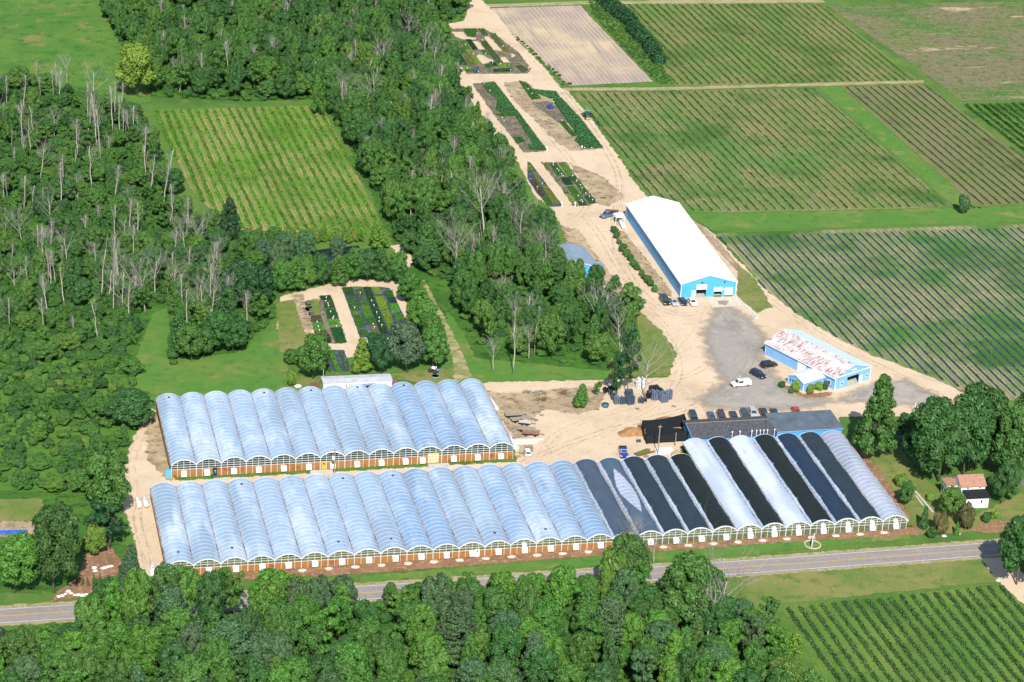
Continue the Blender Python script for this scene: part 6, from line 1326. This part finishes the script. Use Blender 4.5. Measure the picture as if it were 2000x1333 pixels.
heap(1305, 832, 7.5, 4.5, 1.6, M['bark_mulch'], 'long brown mulch heap behind the black netting', 4)
heap(1020, 862, 5.5, 2.0, .35, M['wetsand'] if False else M['rock'], 'low pale rubble spread between the wagons and the cart', 6, 'rubble_heap')
M['net'] = clothmat('black_netting', (.010, .014, .017))
pts = [(1252, 826), (1258, 868), (1300, 872), (1348, 868)]
def net_wall(a, b_, ha, hb, sag=.5):
    A, B = np.array(g2(*a)), np.array(g2(*b_)); n = 12; bb = MB(); V = []
    for i in range(n+1):
        t = i/n; p = A+(B-A)*t; h = ha+(hb-ha)*t-sag*4*t*(1-t); q = .12*math.sin(t*19)
        V += [(p[0]+q, p[1]+q, 0), (p[0], p[1], h*.55), (p[0]-q*.4, p[1], h)]
    F = [(3*i+k, 3*i+k+1, 3*i+k+4, 3*i+k+3) for i in range(n) for k in (0, 1)]; bb.add(V, F); bb.add([(x+.05, y+.08, z) for x, y, z in V], [f[::-1] for f in F]); return bb.mesh('netting_panel', True)
root = empty('netting_pen', (0, 0, 0)); tag(root, 'pen of tall black netting hung between poles', 'netting pen')
for a, b_, ha, hb in (((1252, 846), (1334, 840), 3.6, 4.6), ((1252, 846), (1262, 868), 3.6, 2.2), ((1262, 868), (1345, 862), 2.2, 3.2), ((1334, 840), (1347, 858), 4.6, 3.4)):
    link('netting_panel', net_wall(a, b_, ha, hb), M['net'], root)
b = MB(); q = [(*g2(1252, 846), 0.3), (*g2(1334, 840), 0.3), (*g2(1346, 862), .3), (*g2(1262, 868), .3)]; n = 10; V = []
for i in range(n+1):
    for j in range(n+1):
        s_, t = i/n, j/n; p = np.array(q[0])*(1-s_)*(1-t)+np.array(q[1])*s_*(1-t)+np.array(q[2])*s_*t+np.array(q[3])*(1-s_)*t; V.append((p[0], p[1], .25+.25*math.sin(i*1.7)*math.sin(j*2.1)+.5*(1-t)))
b.add(V, [(i*(n+1)+j, (i+1)*(n+1)+j, (i+1)*(n+1)+j+1, i*(n+1)+j+1) for i in range(n) for j in range(n)]); link('floor_cloth', b.mesh('floor_cloth', True), M['net'], root)
# white sheet, green flat and boards in front of the pen
def slab(name, label, quad, z0, z1, mat, cat):
    P = wpoly(quad); c = P.mean(0); a = sum(P[i, 0]*P[(i+1) % len(P), 1]-P[(i+1) % len(P), 0]*P[i, 1] for i in range(len(P))); P = P[::-1] if a < 0 else P
    b = MB(); b.prism([tuple(p-c) for p in P], 0, z1-z0); o = link(name, b.mesh(name, bevel=.03), mat); o.location = (c[0], c[1], z0); return tag(o, label, cat)
slab('white_sheet', 'bright white sheet spread in front of the black netting', [(1279, 878), (1310, 876), (1316, 882), (1310, 887), (1290, 889), (1281, 887)], .06, .45, M['white'], 'sheet')
slab('plywood_sheet', 'tan plywood leaning flat between white sheet and shade bays', [(1310, 888), (1322, 881), (1328, 886), (1312, 893)], .06, .5, plain('plywood', (.52, .34, .20), .8, .2, .15), 'board')
slab('tarpaulin', 'small blue tarpaulin lying in the twin nursery strips', [(1067, 208.5), (1077, 206), (1082, 213), (1072, 215)], .1, .5, plain('blue_tarp', (.02, .06, .28), .5, .4, .2), 'tarpaulin')
slab('blue_crate_row', 'row of bright blue crates in the small field at the left edge', [(-2, 1040), (53, 1038), (54, 1042), (-2, 1045)], .06, .5, plain('blue_crates', (.03, .16, .62), .5, .4, .3, 1.2), 'crate row')
for i, q in enumerate(([(1238, 888), (1262, 879), (1270, 880), (1270, 884), (1242, 891)], )):
    slab('planter_bed', 'low green planter bed between the blue pickup and the white sheet', q, .06, .45, plain('sedum', (.16, .22, .06), .9, .1, .3, 3), 'planter')
slab('timber', 'long dark timber below the green planter bed', [(1243, 892), (1278, 882), (1279, 884), (1244, 894)], .06, .3, M['brownwood'], 'timber')
slab('stone_slab', 'small grey slab on the pale sand by the mulch heap', [(1242, 861), (1251, 860), (1252, 865), (1243, 865.5)], .06, .3, M['potblue'], 'slab')
slab('trailer', 'long narrow brown trailer beside the blue pickup near the canopy', [(1182, 413), (1208, 414.5), (1208, 417), (1182, 415.5)], .5, .75, M['brownwood'], 'trailer')
slab('rain_barrel_stand', 'blue-topped stand at the front left corner of the upper greenhouse', [(324, 932), (335, 931), (335, 934), (324, 935)], .05, 2.2, plain('blue_topped', (.10, .42, .66), .6, .3, .1), 'stand')
slab('stored_box', 'small dark shed at the left end of the mobile home', [(606, 761), (624, 759), (625, 763), (607, 765)], .05, 1.9, M['brownwood'], 'box')
# junk pile behind the upper greenhouse
for i, (px, py, c, lab) in enumerate([(840, 727, 'black', 'black bags in the junk pile behind the upper greenhouse'), (846, 722, 'white', 'white drum in the junk pile behind the upper greenhouse'), (854, 727, 'potgrey', 'grey drum in the junk pile behind the upper greenhouse'), (849, 730, 'black', 'dark tub in the junk pile behind the upper greenhouse'), (850, 737, 'tealp', 'turquoise paddling pool below the junk pile')]):
    if c == 'tealp' and c not in M: M[c] = plain('turquoise_plastic', (.10, .50, .60), .4, .5, .1)
    x, y = g2(px, py); b = MB(); r = np.random.default_rng(i)
    if i == 4: b.tube([(0, 0, 0), (0, 0, .3), (0, 0, .3), (0, 0, .12)], [.9, 1.0, .92, .85], 16)
    else: b.tube([(0, 0, 0), (0, 0, .2), (.1, 0, .7), (.15, 0, .85)], [.5, .6, .5, .3], 10); b.tube([(.7, .4, .0), (.8, .5, .6)], [.3, .3], 8)
    o = link({4: 'paddling_pool', 0: 'bin_bags'}.get(i, 'drum'), b.mesh('junk', True), M[c]); o.location = (x, y, .05); tag(o, lab, {4: 'pool', 0: 'bags'}.get(i, 'drum'))
# pink flowers by the mobile home, white stones along the mulch
x, y = g2(771, 757); r = np.random.default_rng(3); n = 120; V, Q = leafquads(np.stack([r.normal(0, .5, n), r.normal(0, .4, n), r.uniform(.2, 1.5, n)], 1), r.normal(size=(n, 3)), .3, r)
o = link('flowering_shrub', np_mesh('flowering_shrub', V, Q), M['crop'], color=(.62, .10, .38)); o.location = (x, y, .05); tag(o, 'pink flowering shrub at the right end of the mobile home', 'shrub')
def stone(px, py, s, lab, grp=None, nm='boulder', z=0):
    r = np.random.default_rng(int(px*7+py)); bm = bmesh.new(); bmesh.ops.create_icosphere(bm, subdivisions=2, radius=1)
    for v in bm.verts: v.co = Vector((v.co.x*s*(1+r.normal(0, .1)), v.co.y*s*.8*(1+r.normal(0, .1)), max(-.02, v.co.z*s*.6*(1+r.normal(0, .12)))))
    me = bpy.data.meshes.new(nm); bm.to_mesh(me); bm.free(); o = link(nm, me, M['whiterock']); x, y = g2(px, py); o.location = (x, y, .06); tag(o, lab, nm.replace('_', ' '), grp)
M['whiterock'] = plain('white_rock', (.72, .70, .66), .85, .2, .12, 2)
for i, (px, py) in enumerate([(115, 1166), (121, 1165), (128, 1161), (134, 1156), (139, 1160), (146, 1163), (153, 1163), (161, 1164), (168, 1162), (184, 1110), (186, 1116), (200, 1111), (205, 1110), (211, 1108), (217, 1107)]):
    stone(px, py, rng.uniform(.4, .7), 'white boulder ' + ('edging the mulch heap along the road' if i < 9 else 'lying across the middle of the mulch heap'), 'white boulders ' + ('by the road' if i < 9 else 'on the mulch'))
stone(1844, 1048, .6, 'white boulder left of the pair at the house driveway'); stone(1870.5, 1044, .7, 'white boulder right of the pair at the house driveway')
stone(1949, 1135, .55, 'white boulder at the bend of the sandy driveway'); stone(582, 756, 1.0, 'white draped shape on the grass left of the mobile home', nm='draped_shape')
# roadside sign in its ring of pale stones
cx, cyy = g2(1587, 1065); root = empty('roadside_sign', (cx, cyy, .05), RAD(62)); tag(root, 'blue-grey sign board with a white frame inside a ring of pale stones', 'sign')
b = MB(); b.box(-1.5, 1.5, -.06, .06, .5, 2.0); link('frame', b.mesh('frame', bevel=.02), M['white'], root); b = MB(); b.box(-1.3, 1.3, -.075, .075, .65, 1.85); link('board', b.mesh('board'), plain('sign_blue', (.14, .22, .34), .5, .4, .2, 2), root)
for u in (-1.35, 1.35): b = MB(); b.box(u-.08, u+.08, -.08, .08, 0, 2.3); link('post', b.mesh('post'), M['white'], root)
b = MB(); N_ = 36
for i in range(N_):
    a0, a1 = 2*math.pi*i/N_, 2*math.pi*(i+.93)/N_; R0, R1 = 1.75, 1.95
    b.prism([(math.cos(a0)*R0, math.sin(a0)*R0*1.1), (math.cos(a0)*R1, math.sin(a0)*R1*1.1), (math.cos(a1)*R1, math.sin(a1)*R1*1.1), (math.cos(a1)*R0, math.sin(a1)*R0*1.1)], 0, .18+.05*math.sin(i*3))
o = link('stone_ring', b.mesh('stone_ring'), M['rock']); o.location = (cx, cyy, .06); tag(o, 'ring of pale stones round the roadside sign', 'stone ring')
# tall white post heads at the nursery corner
for px, py, lab in ((1097.5, 404, 'tall white-capped standpipe at the left side of the nursery lane mouth'), (1123, 404.5, 'tall white-capped standpipe at the right side of the nursery lane mouth'), (1068, 296, 'white-capped standpipe at the foot of the left nursery strip')):
    x, y = g2(px, py); e = empty('standpipe', (x, y, .05)); tag(e, lab, 'standpipe'); b = MB(); b.tube([(0, 0, 0), (0, 0, 1.1)], [.14, .14], 8); link('pipe', b.mesh('pipe'), M['whitemetal'], e); b = MB(); b.tube([(0, 0, 1.05), (0, 0, 1.2), (0, 0, 1.5), (0, 0, 1.65)], [.2, .34, .3, .08], 10); link('cap', b.mesh('cap', True), M['white'], e)
# ------------------------------------------------------------------ people
SK = plain('skin', (.42, .24, .16), .6, .3, .05); HR = plain('dark_hair', (.03, .02, .015), .8, .2, .1)
def person(base, ang, shirt, trousers, label, hat=None, bend=0.0):
    """one skinned figure, five fingers to a hand, shirt and trousers as its clothing children"""
    v = []; e = []; rad = []
    def add(p, r_, par=None):
        v.append(p); rad.append(r_)
        if par is not None: e.append((par, len(v)-1))
        return len(v)-1
    L_ = lambda z, k=1.0: bend*max(0, z-.95)*k
    pel = add((0, 0, .95), .15); ch = add((0, L_(1.2), 1.2), .15, pel); sh = add((0, L_(1.42), 1.42), .15, ch); nk = add((0, L_(1.53), 1.53), .06, sh); hd = add((0, L_(1.63)+.01, 1.64), .10, nk); add((0, L_(1.74), 1.75), .085, hd)
    add((0, L_(1.64)+.115, 1.64), .018, hd)
    for s in (-1, 1):
        add((s*.105, L_(1.65), 1.65), .02, hd)
        a = add((s*.19, L_(1.40), 1.41), .06, sh); el = add((s*.25, L_(1.15)-.02, 1.14), .045, a); wr = add((s*.25, L_(1.0)+.14, .93), .030, el); pm = add((s*.25, L_(1.0)+.18, .86), .034, wr)
        for f in range(4):
            k = add((s*.25+(f-1.5)*.021, L_(1.0)+.20, .81-.004*abs(f-1.2)), .009, pm); add((s*.25+(f-1.5)*.022, L_(1.0)+.215, .765+.006*abs(f-1.2)), .008, k)
        add((s*.25-s*.045, L_(1.0)+.21, .83), .010, pm)
        hp_ = add((s*.10, 0, .90), .095, pel); kn = add((s*.12, .03, .49), .062, hp_); an = add((s*.12, -.01 if s < 0 else .06, .09), .042, kn); add((s*.13, an and (.12 if s < 0 else .19), .04), .04, an)
    me = bpy.data.meshes.new('person'); me.from_pydata(v, e, []); o = bpy.data.objects.new('person', me); COL.objects.link(o)
    md = o.modifiers.new('skin', 'SKIN'); md.use_smooth_shade = True
    for i, r_ in enumerate(rad): me.skin_vertices[0].data[i].radius = (r_, r_*.82)
    me.skin_vertices[0].data[0].use_root = True; sb = o.modifiers.new('sub', 'SUBSURF'); sb.levels = sb.render_levels = 1
    dg = bpy.context.evaluated_depsgraph_get(); m2 = bpy.data.meshes.new_from_object(o.evaluated_get(dg)); o.modifiers.clear(); o.data = m2; m2.materials.clear(); m2.materials.append(SK)
    x, y = g2(*base); o.location = (x, y, .06); o.rotation_euler = (0, 0, ang); tag(o, label, 'person')
    def cloth(nm, cond, mat, off):
        bm = bmesh.new(); bm.from_mesh(m2); bmesh.ops.delete(bm, geom=[f for f in bm.faces if not cond(f.calc_center_median())], context='FACES')
        bm.normal_update()
        for vv in bm.verts: vv.co += vv.normal*off
        mm = bpy.data.meshes.new(nm); bm.to_mesh(mm); bm.free(); link(nm, mm, mat, o)
    cloth('shirt', lambda c: .93 < c.z < 1.47 and not (abs(c.x) > .2 and c.z < 1.15), shirt, .014); cloth('trousers', lambda c: .10 < c.z < .97 and abs(c.x) < .205, trousers, .012); cloth('shoes', lambda c: c.z < .11, M['black'], .014)
    cloth('hair', lambda c: c.z > 1.66 and (c.y < L_(1.7)+.05 or c.z > 1.74), hat or HR, .02)
    return o
cl = {n: plain(n+'_cloth', c, .9, .1, .1) for n, c in {'green': (.12, .30, .06), 'blue': (.04, .14, .60), 'white': (.75, .75, .72), 'denim': (.04, .06, .12), 'grey': (.2, .2, .2)}.items()}
person((414, 934), 2.6, cl['green'], cl['denim'], 'person in a green shirt walking past the open greenhouse doorway', bend=.15)
person((420.5, 932), -.4, cl['blue'], cl['denim'], 'person in a blue shirt and white cap standing at the greenhouse doorway', hat=cl['white'])
person((1137, 294), .5, cl['white'], cl['grey'], 'person in a white shirt stooping at the corner of the nursery strip', bend=.5)
person((1262, 748), 1.2, cl['grey'], cl['denim'], 'person in grey beside the white-topped bin among the pots')
